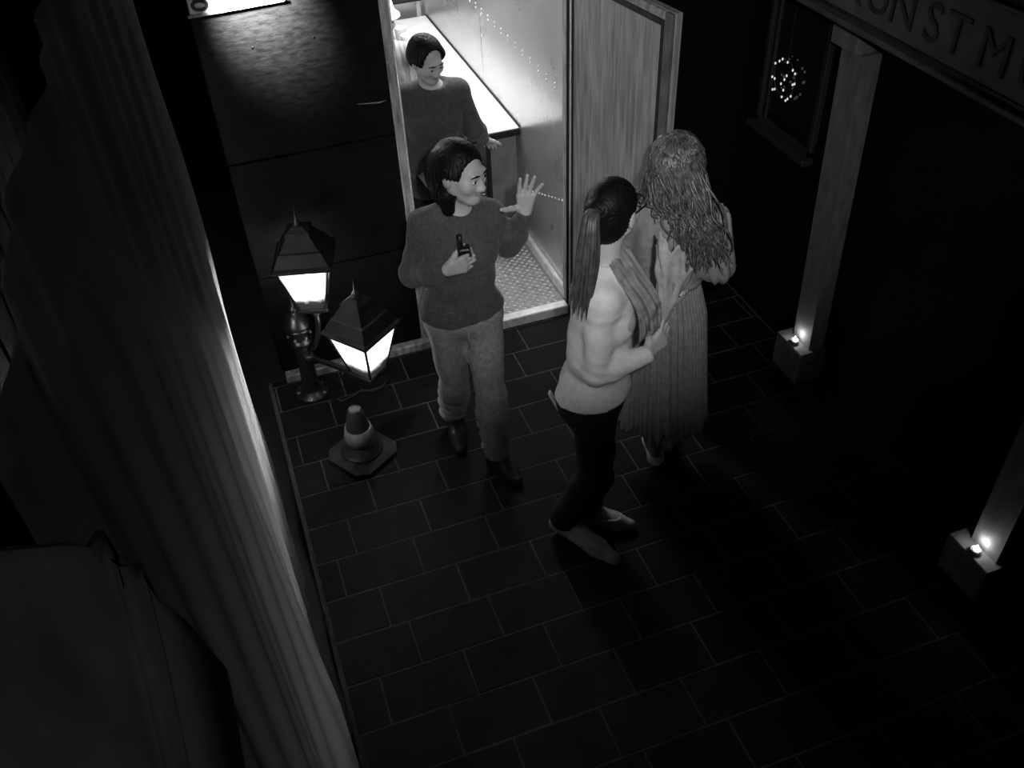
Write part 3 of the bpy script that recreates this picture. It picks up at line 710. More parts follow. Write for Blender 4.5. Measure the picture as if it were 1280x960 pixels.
# ------------------------------------------------------------------ woman walking out with a handheld radio
J = dict(hips=(.776, 3.035, .805), neck=(.793, 3.055, 1.275), rsh=(.663, 3.095, 1.212), lsh=(.922, 3.035, 1.218), relb=(.600, 3.105, .985), rwr=(.683, 2.872, 1.128),
         lelb=(1.00, 3.06, 1.05), lwr=(1.040, 2.965, 1.245), rhip=(.705, 3.05, .765), lhip=(.85, 3.015, .765), rkn=(.706, 3.03, .42), lkn=(.832, 2.895, .425), rank=(.725, 3.20, .095), lank=(.835, 2.875, .085))
J = {k: A3(*p) for k, p in J.items()}
t = thing('person', 'dark haired woman in dark sweater and jeans walking, one hand raised, other holding a radio', 'person', (.79, 3.0, 0), 'people at the booth')
Fb = nrm((-.18, -1, 0)); RB = frame(Fb); HC = A3(.812, 3.020, 1.442); RH = frame(nrm((.58, -.78, -.04)), nrm((.08, -.10, 1)))
v = Vox(A3(.42, 2.62, -.01), A3(1.24, 3.42, 1.60), .0045)
torso(v, J, RB); head(v, HC, RH); v.cap(J['neck']-A3(0, 0, .03), HC+RH@A3(0, -.02, -.06), .050, .046, .03)
arm_(v, J['rsh'], J['relb'], J['rwr']); arm_(v, J['lsh'], J['lelb'], J['lwr'])
leg_(v, J['rhip'], J['rkn'], J['rank']); leg_(v, J['lhip'], J['lkn'], J['lank'])
rtoe, rheel = A3(.700, 3.02, .0), A3(.738, 3.235, .045); ltoe, lheel = A3(.880, 2.735, .0), A3(.835, 2.925, .0)
foot(v, J['rank'], rtoe, rheel); foot(v, J['lank'], ltoe, lheel)
# raised open hand, palm toward the yard
hand(v, J['lwr'], (.08, -.10, 1), nrm((-.30, -1, -.05)), nrm((-1, .25, -.05)), 1.0, curl=((.10, .12, .1), (.05, .08, .08), (.08, .1, .1), (.12, .15, .1)), spread=(.03, -.06, -.18, -.50), thumb=((.35, .85, .5), (.3, .8, .55), (.45, .75, .5)))
# gripping hand, fingers across the radio
RC = A3(.764, 2.876, 1.172)
hand(v, J['rwr'], (.80, -.25, .28), nrm((.30, .95, 0)), nrm((-.22, .05, 1)), .98, curl=((.55, 1.2, .9), (.55, 1.25, .9), (.55, 1.25, .9), (.6, 1.25, .9)), spread=(.02, 0, -.02, -.05), thumb=((.75, .55, .55), (.85, .45, .25), (.9, .35, .2)))
Rr = frame(nrm((-.25, -1, 0)), nrm((-.04, -.1, 1))); v.box_sub(RC+A3(0, 0, -.005), (.023, .013, .041), Rr, .003); v.cap(RC+Rr@A3(-.014, 0, .03), RC+Rr@A3(-.014, 0, .1), .014, .014, .002, 'sub'); v.cap(RC+Rr@A3(.012, 0, .03), RC+Rr@A3(.012, 0, .05), .011, .011, .002, 'sub')
v.build('body', M['skin'], t, [M['lips']], lip_pick(HC, RH, 1.)); face_parts(HC, RH, 1., t, (.25, 1, -.05))
v = Vox(A3(.45, 2.75, .70), A3(1.18, 3.32, 1.36), .005)
R_ = torso(v, J, RB, .016); arm_(v, J['rsh'], J['relb'], J['rwr'], .015); arm_(v, J['lsh'], J['lelb'], J['lwr'], .016)
v.cap(J['hips']-A3(.06, 0, .02), J['hips']+A3(.06, 0, -.02), .118, .118, .05)
v.disp(wrinkle(3, 30, .0075, (.6, .6, 1.6))); v.disp(wrinkle(5, 55, .003, (.5, .5, 1.8))); v.disp(wrinkle(4, 90, .0016))
v.cut(J['hips']+A3(0, 0, .022), (.04, .10, -1))
v.ell(J['neck']+A3(.005, -.035, .055), A3(.060, .060, .070), None, .012, 'sub')
v.ell(J['rwr']+nrm(J['rwr']-J['relb'])*.052, .048, None, .004, 'sub'); v.ell(J['lwr']+nrm(J['lwr']-J['lelb'])*.055, .052, None, .004, 'sub')
v.build('sweater', M['sweater'], t)
v = Vox(A3(.56, 2.75, .05), A3(.99, 3.34, .93), .005)
for q in ('l', 'r'): leg_(v, J[q+'hip'], J[q+'kn'], J[q+'ank']+nrm(J[q+'ank']-J[q+'kn'])*.01, .012, k=.03)
v.cap(J['lkn']+A3(0, 0, -.05), J['lank'], .064, .056, .03); v.cap(J['rkn']+A3(0, .01, -.05), J['rank'], .062, .056, .03)
v.ell(J['hips']-A3(0, 0, .0), A3(.158, .120, .12), RB, .05)
for sg in (-1, 1): v.ell(J['hips']-Fb*.055+RB[:, 0]*sg*.066-A3(0, 0, .035), A3(.086, .083, .09), RB, .05)
v.disp(wrinkle(8, 38, .0035, (1, 1, .7)))
def crum(X, Y, Z): return np.where((X < .775) & (Z < .40), .006*np.sin(95*Z+25*X+12*Y)*np.clip((.40-Z)*9, 0, 1), .003*np.sin(70*Z+20*X)*np.exp(-((Z-.43)/.08)**2))
v.disp(crum)
v.cut((0, 0, .085), (0, .0, -1)); v.cut((0, 0, .90), (0, 0, 1)); v.build('jeans', M['jeans'], t)
MB().tube([J['hips']+Fb*.117+A3(.008, 0, -.02), J['hips']+Fb*.124+A3(.008, 0, -.07), J['hips']+Fb*.102+A3(.008, 0, -.13)], .0035, 6).build('fly_seam', M['jeans'], t, smooth=True)
shoe('shoe', J['rank'], rtoe, rheel, M['darkshoe'], t, .13); shoe('shoe', J['lank'], ltoe, lheel, M['darkshoe'], t, .105)
# shoulder length bob
H = lambda x, y, z: HC+RH@A3(x, y, z)
v = Vox(HC-.22, HC+.19, .004)
v.ell(H(0, -.020, .036), A3(.086, .100, .086), RH, .01); v.ell(H(0, -.050, -.03), A3(.090, .076, .10), RH, .04)
for sg, by in ((-1, 0), (1, -.045)): v.chain([H(sg*.070, .012+by, .02), H(sg*.088, -.002+by, -.05), H(sg*.080, .008+by, -.125)], [.034, .034, .024], .03)
v.chain([H(0, -.075, -.03), H(0, -.07, -.125)], [.07, .05], .04)
v.ell(H(-.012, .100, -.010), A3(.074, .086, .096), RH, .012, 'sub'); v.ell(H(-.088, .014, -.030), A3(.034, .046, .052), RH, .010, 'sub')
v.disp(lambda X, Y, Z: .0012*np.sin(np.arctan2((Y-HC[1]), (X-HC[0]))*46+Z*22)+.0008*np.sin(np.arctan2((Y-HC[1]), (X-HC[0]))*83-Z*30))
v.build('hair', M['hair'], t)
rd = thing('handheld_radio', 'small black handheld radio with stub aerial gripped by the walking woman', 'radio', RC)
Rr = frame(nrm((-.25, -1, 0)), nrm((-.04, -.1, 1)))
MB().box(RC+A3(0, 0, -.005), (.046, .026, .082), .005, Rr).build('case', M['plastic'], rd)
MB().tube([RC+Rr@A3(-.014, 0, .03), RC+Rr@A3(-.014, 0, .098)], [.0105, .0095], 10).build('aerial', M['plastic'], rd, smooth=True)
MB().tube([RC+Rr@A3(.012, 0, .036), RC+Rr@A3(.012, 0, .048)], .007, 10).build('knob', M['plastic'], rd, smooth=True)

B0 = A3(1.283, 2.272, 1.100); axu = nrm((.07, .06, .30))
# ------------------------------------------------------------------ woman with the ponytail, seen from behind and the side
J = dict(hips=(1.085, 2.36, .835), neck=(1.112, 2.37, 1.36), rsh=(1.052, 2.262, 1.295), lsh=(1.168, 2.482, 1.295), relb=(1.028, 2.235, 1.005), rwr=(1.215, 2.225, 1.045),
         lelb=(1.275, 2.49, 1.05), lwr=(1.395, 2.405, 1.10), rhip=(1.05, 2.295, .79), lhip=(1.125, 2.425, .79), rkn=(1.055, 2.275, .43), lkn=(1.13, 2.42, .43), rank=(.975, 2.395, .10), lank=(1.09, 2.425, .09))
J = {k: A3(*p) for k, p in J.items()}
t = thing('person', 'woman with dark ponytail, glasses, white long sleeved top and black trousers, seen from behind', 'person', (1.08, 2.4, 0), 'people at the booth')
Fb = nrm((.86, -.50, 0)); RB = frame(Fb); HC = A3(1.145, 2.395, 1.535); RH = frame(nrm((.80, .58, -.12)), (.05, .03, 1))
v = Vox(A3(.86, 2.02, -.01), A3(1.52, 2.68, 1.68), .0045)
torso(v, J, RB); head(v, HC, RH); v.cap(J['neck']-A3(0, 0, .03), HC+RH@A3(0, -.02, -.06), .050, .046, .03)
arm_(v, J['rsh'], J['relb'], J['rwr']); arm_(v, J['lsh'], J['lelb'], J['lwr'])
leg_(v, J['rhip'], J['rkn'], J['rank']); leg_(v, J['lhip'], J['lkn'], J['lank'])
rtoe, rheel = A3(1.105, 2.175, .0), A3(.950, 2.410, .03); ltoe, lheel = A3(1.240, 2.315, .0), A3(1.065, 2.435, .0)
foot(v, J['rank'], rtoe, rheel); foot(v, J['lank'], ltoe, lheel)
hand(v, J['rwr'], (.75, .12, .55), nrm((-.2, .75, .35)), nrm((-.45, .10, .8)), 1.0, curl=((.5, .8, .5), (.5, .9, .5), (.55, .9, .5), (.6, .9, .5)), spread=(.05, 0, -.04, -.1))
hand(v, J['lwr'], (.15, -.35, .9), nrm((-.8, -.4, .0)), nrm((-.4, .75, .4)), 1.0, curl=((.4, .8, .5),)*4)
v.cap(B0-axu*.01, B0+axu*.16, .016, .050, .003, 'sub')
v.build('body', M['skin'], t, [M['lips']], lip_pick(HC, RH, 1.)); face_parts(HC, RH, 1., t)
v = Vox(A3(.88, 2.08, .66), A3(1.46, 2.64, 1.40), .005)
torso(v, J, RB, .011, bust=.8, waist=1.12); arm_(v, J['rsh'], J['relb'], J['rwr'], .010); arm_(v, J['lsh'], J['lelb'], J['lwr'], .010)
v.disp(wrinkle(13, 45, .004, (.5, .5, 1.8)))
def fold(X, Y, Z): return .0025*np.sin(150*Z+30*X)*np.exp(-(((X-1.028)/.08)**2+((Y-2.235)/.08)**2+((Z-1.02)/.06)**2))+.0018*np.sin(120*Z)*np.exp(-(((X-1.05)/.1)**2+((Y-2.27)/.1)**2+((Z-1.24)/.05)**2))
v.disp(fold)
v.ell(J['hips']-A3(0, 0, .0), A3(.153, .116, .08), RB, .05); v.cut((1.085, 2.36, .838), (.06, -.02, -1)); v.ell(J['neck']+A3(.01, .0, .06), A3(.066, .066, .07), None, .01, 'sub'); v.ell(J['rwr']+nrm(J['rwr']-J['relb'])*.05, .045, None, .004, 'sub'); v.ell(J['lwr']+nrm(J['lwr']-J['lelb'])*.05, .045, None, .004, 'sub')
v.build('long_sleeved_top', M['top'], t)
v = Vox(A3(.88, 2.12, .04), A3(1.34, 2.66, .93), .0055)
for q in ('l', 'r'): leg_(v, J[q+'hip'], J[q+'kn'], J[q+'ank'], .010)
v.cap(J['rkn'], J['rank'], .066, .062, .03); v.cap(J['lkn'], J['lank'], .066, .062, .03)
v.ell(J['hips'], A3(.157, .117, .12), RB, .05)
for sg in (-1, 1): v.ell(J['hips']-Fb*.055+RB[:, 0]*sg*.066-A3(0, 0, .035), A3(.085, .082, .09), RB, .05)
v.disp(wrinkle(18, 38, .003)); v.cut((0, 0, .06), (0, 0, -1)); v.cut((0, 0, .865), (0, 0, 1)); v.build('trousers', M['black_cloth'], t)
pk = J['hips']-Fb*.150-RB[:, 0]*.045+A3(0, 0, -.060)
MB().box(pk, (.024, .010, .095), .003, frame(Fb, nrm((-.35, .1, .9)))).build('pocket_slip', M['top'], t)
shoe('shoe', J['rank'], rtoe, rheel, M['paleshoe'], t, .10, True); shoe('shoe', J['lank'], ltoe, lheel, M['paleshoe'], t, .08, True)
H = lambda x, y, z: HC+RH@A3(x, y, z)
v = Vox(HC-.17, HC+.15, .004)
v.ell(H(0, -.018, .034), A3(.080, .098, .085), RH, .01); v.ell(H(0, -.045, -.025), A3(.072, .066, .07), RH, .03)
v.ell(H(0, .105, -.02), A3(.070, .072, .10), RH, .012, 'sub'); v.ell(H(0, .0, -.10), A3(.13, .075, .075), RH, .012, 'sub')
TB = H(.01, -.108, .040)
v.ell(TB, A3(.030, .030, .030), None, .03)
v.disp(lambda X, Y, Z: .0014*np.sin(70*np.arctan2(np.sqrt((X-TB[0])**2+(Y-TB[1])**2)*np.sign(X-TB[0]), Z-TB[2])))
v.build('hair', M['hair'], t)
cs = []; g = np.random.default_rng(5)
T1, T2, T3 = TB+A3(-.03, -.045, .0), TB+A3(-.050, -.07, -.12), TB+A3(-.075, -.085, -.30)
for k in range(70):
    a, q = g.uniform(0, 6.28), math.sqrt(g.uniform(0, 1)); o = A3(math.cos(a), math.sin(a), 0)*q
    P = bez([TB+o*.012, T1+o*.020+A3(0, 0, .012), T2+o*.034+A3(0, 0, g.normal(0, .01)), T3+o*.030+A3(g.normal(0, .006), g.normal(0, .006), g.uniform(-.03, .06))], 7)
    cs.append((P, list(np.interp(np.linspace(0, 1, len(P)), [0, .3, .8, 1], [.006, .008, .006, .001]))))
strands('ponytail', cs, M['brownhair'], t)
MB().tube([TB+A3(math.cos(a)*.02, math.sin(a)*.02, .004*math.sin(a)) for a in np.linspace(0, 6.283, 13)], .006, 6, False).build('hair_tie', M['black'], t, smooth=True)
sp = MB(); sp.tube([H(-.078, -.005, .012), H(-.079, .06, .012), H(-.068, .10, .008)], .0032, 6)
for sg in (-1, 1): sp.tube([H(sg*.038+.030*math.cos(a), .112-.012*abs(math.cos(a)), .002+.022*math.sin(a)) for a in np.linspace(0, 6.283, 15)], .003, 6, False)
sp.tube([H(-.010, .113, .006), H(.010, .113, .006)], .003, 6); sp.tube([H(.078, -.005, .012), H(.079, .06, .012), H(.068, .10, .008)], .0032, 6)
sp.build('spectacles', M['glassframe'], t, smooth=True)
# shawl over the near shoulder and across the front
def sheet(name, fn, nu, nv, m, parent, th=.004):
    """thick sheet through fn(u, v)"""
    P = np.array([[fn(i/(nu-1), j/(nv-1)) for j in range(nv)] for i in range(nu)]); N = np.cross(np.gradient(P, axis=0), np.gradient(P, axis=1)); N /= np.linalg.norm(N, axis=2, keepdims=True)+1e-9
    V = np.concatenate([(P+N*th/2).reshape(-1, 3), (P-N*th/2).reshape(-1, 3)]); K = nu*nv; Q = []
    ix = lambda i, j: i*nv+j
    for i in range(nu-1):
        for j in range(nv-1):
            q = (ix(i, j), ix(i+1, j), ix(i+1, j+1), ix(i, j+1)); Q.append(q); Q.append(tuple(K+x for x in q[::-1]))
    for i in range(nu-1):
        for j in (0, nv-1):
            a, b = ix(i, j), ix(i+1, j); q = (a, K+a, K+b, b); Q.append(q if j == 0 else q[::-1])
    for j in range(nv-1):
        for i in (0, nu-1):
            a, b = ix(i, j), ix(i, j+1); q = (a, b, K+b, K+a); Q.append(q if i == 0 else q[::-1])
    return link(name, mesh_np(name, V, Q), m, parent)
SA = bez([(1.10, 2.44, 1.385), (1.100, 2.335, 1.392), (1.115, 2.262, 1.345), (1.150, 2.200, 1.265), (1.160, 2.185, 1.20), (1.162, 2.190, 1.135)], 8)
SBv = bez([(1.20, 2.46, 1.39), (1.195, 2.37, 1.40), (1.215, 2.30, 1.35), (1.255, 2.240, 1.26), (1.262, 2.235, 1.20), (1.258, 2.225, 1.145)], 8)
def shawl(u, v_):
    i = u*(len(SA)-1); a = int(min(i, len(SA)-2)); f_ = i-a; p = SA[a]*(1-f_)+SA[a+1]*f_; q = SBv[a]*(1-f_)+SBv[a+1]*f_
    r = p*(1-v_)+q*v_; return r+A3(-.3, -.8, .3)*(.006*math.sin(v_*15+u*7+2*math.sin(u*5))+.004*math.sin(v_*33-u*13)+.005*math.sin(u*21+v_*9)+.003*math.sin(u*47-v_*17))
sheet('shawl', shawl, 40, 26, M['scarf'], t, .005)

# crumpled paper cone she carries
tp = thing('paper_wrapped_bundle', 'crumpled cone of pale wrapping paper held upright in the ponytailed woman\'s arm', 'bundle', B0)
ex = nrm(np.cross(axu, (0, 1, 0))); ey = np.cross(axu, ex)
def cone_(u, v_):
    a = 2*math.pi*v_*1.08; L_ = .262+.070*math.cos(a-.4)+.022*math.sin(5*a)+.012*math.sin(11*a)
    r = .010+u*.064*(1+.12*math.sin(3*a)); z = u*L_
    r += .006*u*math.sin(7*a+z*40)+.004*math.sin(z*70+3*a)*u
    return B0+axu*z+ex*r*math.cos(a)+ey*r*.62*math.sin(a)
sheet('wrapping', cone_, 24, 54, M['paper'], tp, .0025)
def inner(u, v_):
    a = 2*math.pi*v_; r = .006+u*.045*(1+.2*math.sin(4*a)); z = u*(.25+.03*math.sin(3*a)+.01*math.sin(9*a)); return B0+axu*z+ex*r*math.cos(a)+ey*r*.6*math.sin(a)
sheet('inner_sheet', inner, 18, 40, M['scarf'], tp, .0025)

# ------------------------------------------------------------------ woman with long wavy fair hair, from behind
J = dict(hips=(1.525, 2.71, .80), neck=(1.55, 2.70, 1.315), rsh=(1.655, 2.615, 1.255), lsh=(1.445, 2.785, 1.255), relb=(1.692, 2.60, 1.06), rwr=(1.75, 2.76, 1.00),
         lelb=(1.42, 2.86, 1.02), lwr=(1.56, 2.98, 1.02), rhip=(1.585, 2.665, .76), lhip=(1.465, 2.755, .76), rkn=(1.575, 2.68, .42), lkn=(1.49, 2.755, .42), rank=(1.585, 2.70, .115), lank=(1.515, 2.655, .11))
J = {k: A3(*p) for k, p in J.items()}
t = thing('person', 'woman with long wavy fair hair, grey blouse and long ragged pleated skirt, back turned', 'person', (1.55, 2.70, 0), 'people at the booth')
Fb = nrm((.62, .78, 0)); RB = frame(Fb); HC = A3(1.552, 2.712, 1.475); RH = frame(nrm((.66, .74, -.15)), (.03, .04, 1))
v = Vox(A3(1.25, 2.42, -.01), A3(1.95, 3.12, 1.62), .005)
torso(v, J, RB); head(v, HC, RH); v.cap(J['neck']-A3(0, 0, .03), HC+RH@A3(0, -.02, -.06), .050, .046, .03)
arm_(v, J['rsh'], J['relb'], J['rwr']); arm_(v, J['lsh'], J['lelb'], J['lwr'])
leg_(v, J['rhip'], J['rkn'], J['rank'], back=-Fb); leg_(v, J['lhip'], J['lkn'], J['lank'], back=-Fb)
rtoe, rheel = A3(1.655, 2.86, .0), A3(1.580, 2.655, .045); ltoe, lheel = A3(1.575, 2.80, 0), A3(1.500, 2.595, .04)
foot(v, J['rank'], rtoe, rheel); foot(v, J['lank'], ltoe, lheel)
hand(v, J['rwr'], (.1, .9, .1), nrm((-.9, .1, 0)), nrm((0, 0, 1)), 1.0, curl=((.4, .6, .4),)*4); hand(v, J['lwr'], (.8, .4, .1), nrm((.4, -.8, 0)), nrm((0, 0, 1)), 1., curl=((.4, .6, .4),)*4)
v.build('body', M['skin'], t, [M['lips'], M['skindark']], lambda P: np.where(P[:, 2] < .9, 2, lip_pick(HC, RH, 1.)(P))); face_parts(HC, RH, 1., t)
v = Vox(A3(1.27, 2.44, .86), A3(1.84, 3.05, 1.36), .005)
torso(v, J, RB, .014)
for q in ('r', 'l'): v.cap(J[q+'sh'], J[q+'elb'], .066, .070, .03); v.cap(J[q+'elb'], J[q+'elb']+(J[q+'wr']-J[q+'elb'])*.35, .066, .05, .03)
v.disp(wrinkle(23, 40, .004, (1, 1, .5)))
v.disp(lambda X, Y, Z: .006*np.sin(np.arctan2(Y-2.60, X-1.70)*9+Z*18)*np.exp(-((X-1.70)/.07)**2))
v.cut((0, 0, .955), (0, 0, -1)); v.ell(J['neck']+A3(.01, .01, .06), A3(.075, .075, .08), None, .01, 'sub'); v.build('blouse', M['blouse'], t)
hp = J['hips']; hz = 1.01
bt = MB(); bt.tube([A3(hp[0], hp[1], .985)+RB@A3(.143*math.cos(a), .113*math.sin(a), .004*math.sin(2*a)) for a in np.linspace(0, 6.2832, 41)], .013, 8, False); bt.build('waistband', M['blouse'], t, smooth=True)
hem = [.0, .02, -.05, .05, .06, -.02, .03, -.06, -.02, -.05, .05, -.03, .01, -.05, .03, -.06, .04, -.02, .06, -.03]
def skirt(u, v_):
    a = 2*math.pi*v_; zt = .985; hb = .255+np.interp(v_*len(hem) % len(hem), range(len(hem)+1), hem+hem[:1])*.9+.012*math.sin(37*a)
    z = zt+(hb-zt)*u; w_ = u
    ra = np.interp(u, [0, .22, 1], [.142, .178, .205]); rb_ = np.interp(u, [0, .22, 1], [.112, .150, .175])
    pl = (.003+.006*u)*math.sin(46*a+3*math.sin(5*a)+2*u)+.006*u*math.sin(7*a+1)
    return A3(hp[0]+.02*u, hp[1]-.03*u, z)+RB@A3((ra+pl)*math.cos(a), (rb_+pl)*math.sin(a), 0)
sheet('skirt', skirt, 40, 401, M['skirt'], t, .003)
shoe('shoe', J['rank'], rtoe, rheel, M['paleshoe'], t, .115); shoe('shoe', J['lank'], ltoe, lheel, M['paleshoe'], t, .09)
H = lambda x, y, z: HC+RH@A3(x, y, z)
v = Vox(HC-A3(.26, .26, .32), HC+.19, .006)
v.ell(H(0, -.018, .032), A3(.084, .100, .085), RH, .01); v.ell(H(0, -.05, -.05), A3(.088, .070, .09), RH, .04); v.ell(H(0, .105, -.02), A3(.060, .070, .10), RH, .012, 'sub')
v.chain([H(.0, -.04, -.05), H(-.03, -.065, -.14), H(-.05, -.075, -.21)], [.065, .040, .02], .04)
v.disp(lambda X, Y, Z: .0035*np.sin(np.arctan2(Y-HC[1], X-HC[0])*40+5*np.sin(Z*30)+Z*15)+.002*np.sin(np.arctan2(Y-HC[1], X-HC[0])*77-Z*25)); v.build('under_hair', M['blonde'], t)
cs = []; g = np.random.default_rng(9)
def scalp(a, el, out=0.):
    d = A3(math.sin(a)*math.cos(el), -math.cos(a)*math.cos(el), math.sin(el)); return H(0, -.018, .030)+RH@(d*(A3(.084, .100, .086)+out))
for k in range(560):
    a = g.uniform(-1.55, 1.75); el = math.asin(g.uniform(-.2, .995) if k < 430 else g.uniform(.7, .998)); sx = math.sin(a)
    p0 = scalp(a, el, -.004); pa = scalp(a+g.normal(0, .06), el*.55, .006); pb = scalp(a+g.normal(0, .06), -.10, .012); lenz = g.uniform(.10, .25) if sx < .1 else g.uniform(.01, .09)
    if sx > .3 and g.random() < .85:   # the left lock thrown over the shoulder
        p2 = H(.105+g.normal(0, .012), -.03+g.normal(0, .015), -.11); p3 = H(.150+g.uniform(-.03, .03), -.02+g.normal(0, .02), -.175+g.normal(0, .018)); p4 = H(.195+g.uniform(-.045, .02), .0+g.normal(0, .02), -.19+g.normal(0, .022))
    else:
        tox = -.045+sx*.080+g.normal(0, .022); bk = -.105-.012*math.cos(a)
        p2 = H(tox, bk+g.normal(0, .012), -.11); p3 = H(tox*1.15-.02, bk-.006+g.normal(0, .014), -.12-lenz*.5); p4 = H(tox*1.2-.035+g.normal(0, .018), bk+g.normal(0, .018), -.12-lenz)
    P = bez([p0, pa, pb, p2, p3, p4], 7); n_ = len(P); s_ = np.linspace(0, 1, n_); ph, fr = g.uniform(0, 6.28), g.uniform(20, 34)
    P = P+(RH[:, 0][None]*np.sin(s_*fr+ph)[:, None]+RH[:, 1][None]*np.cos(s_*fr+ph)[:, None])*(.0015+.008*s_)[:, None]
    cs.append((P, list(np.interp(s_, [0, .3, .8, 1], [.0035, .0052, .0045, .0008]))))
strands('hair', cs, M['blonde'], t, 4)

# ------------------------------------------------------------------ girl at the counter inside the booth
J = dict(hips=(1.03, 4.31, .76), neck=(1.04, 4.29, 1.245), rsh=(.915, 4.33, 1.19), lsh=(1.165, 4.265, 1.195), relb=(.87, 4.36, .95), rwr=(.92, 4.20, .83), lelb=(1.245, 4.30, .965), lwr=(1.335, 4.45, .825),
         rhip=(.96, 4.32, .70), lhip=(1.10, 4.30, .70), rkn=(.955, 4.29, .40), lkn=(1.10, 4.26, .40), rank=(.95, 4.36, .12), lank=(1.10, 4.34, .12))
J = {k: A3(*p) for k, p in J.items()}
t = thing('person', 'dark haired girl in dark sweatshirt inside the booth, head bowed, hand at the counter', 'person', (1.03, 4.31, .04), 'people at the booth')
Fb = nrm((-.05, -1, 0)); RB = frame(Fb); HC = A3(1.022, 4.245, 1.385); RH = frame(nrm((.30, -.80, -.60)), nrm((.08, -.35, 1)))
v = Vox(A3(.70, 4.02, .03), A3(1.46, 4.62, 1.54), .0045)
torso(v, J, RB, s=.94); head(v, HC, RH, .88); v.cap(J['neck']-A3(0, 0, .03), HC+RH@A3(0, -.02, -.06), .048, .044, .03)
arm_(v, J['rsh'], J['relb'], J['rwr']); arm_(v, J['lsh'], J['lelb'], J['lwr'])
leg_(v, J['rhip'], J['rkn'], J['rank']); leg_(v, J['lhip'], J['lkn'], J['lank'])
feet = [(A3(.93, 4.20, .04), A3(.955, 4.40, .04), 'rank'), (A3(1.115, 4.18, .04), A3(1.10, 4.38, .04), 'lank')]
for a, b, q in feet: foot(v, J[q], a, b)
hand(v, J['lwr'], (.45, .55, -.55), nrm((.2, .3, -.9)), nrm((.7, -.6, .1)), .95, curl=((.3, .5, .3),)*4); hand(v, J['rwr'], (.4, -.4, -.6), nrm((.6, .6, -.1)), nrm((.3, -.6, .6)), .95, curl=((.3, .5, .4),)*4)
v.cut((0, 0, .041), (0, 0, -1))
v.build('body', M['skin'], t, [M['lips']], lip_pick(HC, RH, .88)); face_parts(HC, RH, .88, t, (0, 1, -.5))
v = Vox(A3(.74, 4.06, .58), A3(1.42, 4.56, 1.33), .0055)
torso(v, J, RB, .020, s=.94); arm_(v, J['rsh'], J['relb'], J['rwr'], .018); arm_(v, J['lsh'], J['lelb'], J['lwr'], .018)
v.cap(J['hips']-A3(.06, 0, .02), J['hips']+A3(.06, 0, -.02), .118, .118, .05)
v.disp(wrinkle(33, 30, .006, (.8, .8, 1.2))); v.cut((0, 0, .66), (0, 0, -1)); v.ell(J['neck']+A3(.0, -.035, .05), A3(.082, .070, .06), None, .01, 'sub')
v.ell(J['lwr']+nrm(J['lwr']-J['lelb'])*.045, .045, None, .004, 'sub'); v.ell(J['rwr']+nrm(J['rwr']-J['relb'])*.045, .045, None, .004, 'sub')
v.build('sweatshirt', M['sweater2'], t)
v = Vox(A3(.82, 4.14, .08), A3(1.24, 4.50, .76), .0065)
for q in ('l', 'r'): leg_(v, J[q+'hip'], J[q+'kn'], J[q+'ank'], .012)
v.ell(J['hips'], A3(.148, .112, .10), RB, .05); v.cut((0, 0, .74), (0, 0, 1)); v.cut((0, 0, .10), (0, 0, -1)); v.build('trousers', M['black_cloth'], t)
for a, b, q in feet:
    P = np.array([J[q], a, b]); v = Vox(P.min(0)-.08, P.max(0)+.09, .0055); foot(v, J[q], a, b, .006); v.cut((0, 0, .0415), (0, 0, -1)); v.cut((0, 0, .115), (0, 0, 1)); v.build('shoe', M['darkshoe'], t)
H = lambda x, y, z: HC+RH@(A3(x, y, z)*.88)
v = Vox(HC-.19, HC+.17, .004)
v.ell(H(0, -.020, .034), A3(.080, .097, .084), RH, .01); v.ell(H(0, -.055, -.01), A3(.070, .056, .062), RH, .03); v.ell(H(.03, -.115, .01), A3(.042, .036, .042), RH, .02)
for sg in (-1, 1): v.chain([H(sg*.066, .03, .04), H(sg*.074, .0, .0)], [.020, .012], .02)
v.ell(H(0, .118, .0), A3(.072, .095, .108), RH, .012, 'sub'); [v.ell(H(q*.085, .015, -.055), A3(.034, .05, .05), RH, .01, 'sub') for q in (-1, 1)]
v.disp(lambda X, Y, Z: .0022*np.sin(np.arctan2((Y-HC[1]), (X-HC[0]))*36+Z*20)); v.build('hair', M['hair'], t)

# ------------------------------------------------------------------ person farther back, half behind the jamb
DP = A3(-.03, -.17, 0)
J = dict(hips=(.93, 5.02, .78), neck=(.935, 5.0, 1.27), rsh=(.80, 5.02, 1.21), lsh=(1.06, 4.98, 1.21), relb=(.76, 5.0, .96), rwr=(.86, 4.82, .98), lelb=(1.09, 4.93, .97), lwr=(1.03, 4.79, 1.05),
         rhip=(.86, 5.02, .74), lhip=(1.0, 5.02, .74), rkn=(.86, 4.99, .42), lkn=(1.0, 4.99, .42), rank=(.86, 5.05, .12), lank=(1.0, 5.05, .12))
J = {k: A3(*p)+DP for k, p in J.items()}
t = thing('person', 'person in white cap and pale shirt deep inside the booth, half hidden by the jamb', 'person', (.90, 4.85, .04), 'people at the booth')
Fb = nrm((.15, -1, 0)); RB = frame(Fb); HC = A3(.945, 4.965, 1.425)+DP; RH = frame(nrm((.35, -.85, -.25)), nrm((.05, -.15, 1)))
v = Vox(A3(.62, 4.65, .03)+DP, A3(1.22, 5.25, 1.56)+DP, .0055)
torso(v, J, RB); head(v, HC, RH); v.cap(J['neck']-A3(0, 0, .03), HC+RH@A3(0, -.02, -.06), .050, .046, .03)
arm_(v, J['rsh'], J['relb'], J['rwr']); arm_(v, J['lsh'], J['lelb'], J['lwr']); leg_(v, J['rhip'], J['rkn'], J['rank']); leg_(v, J['lhip'], J['lkn'], J['lank'])
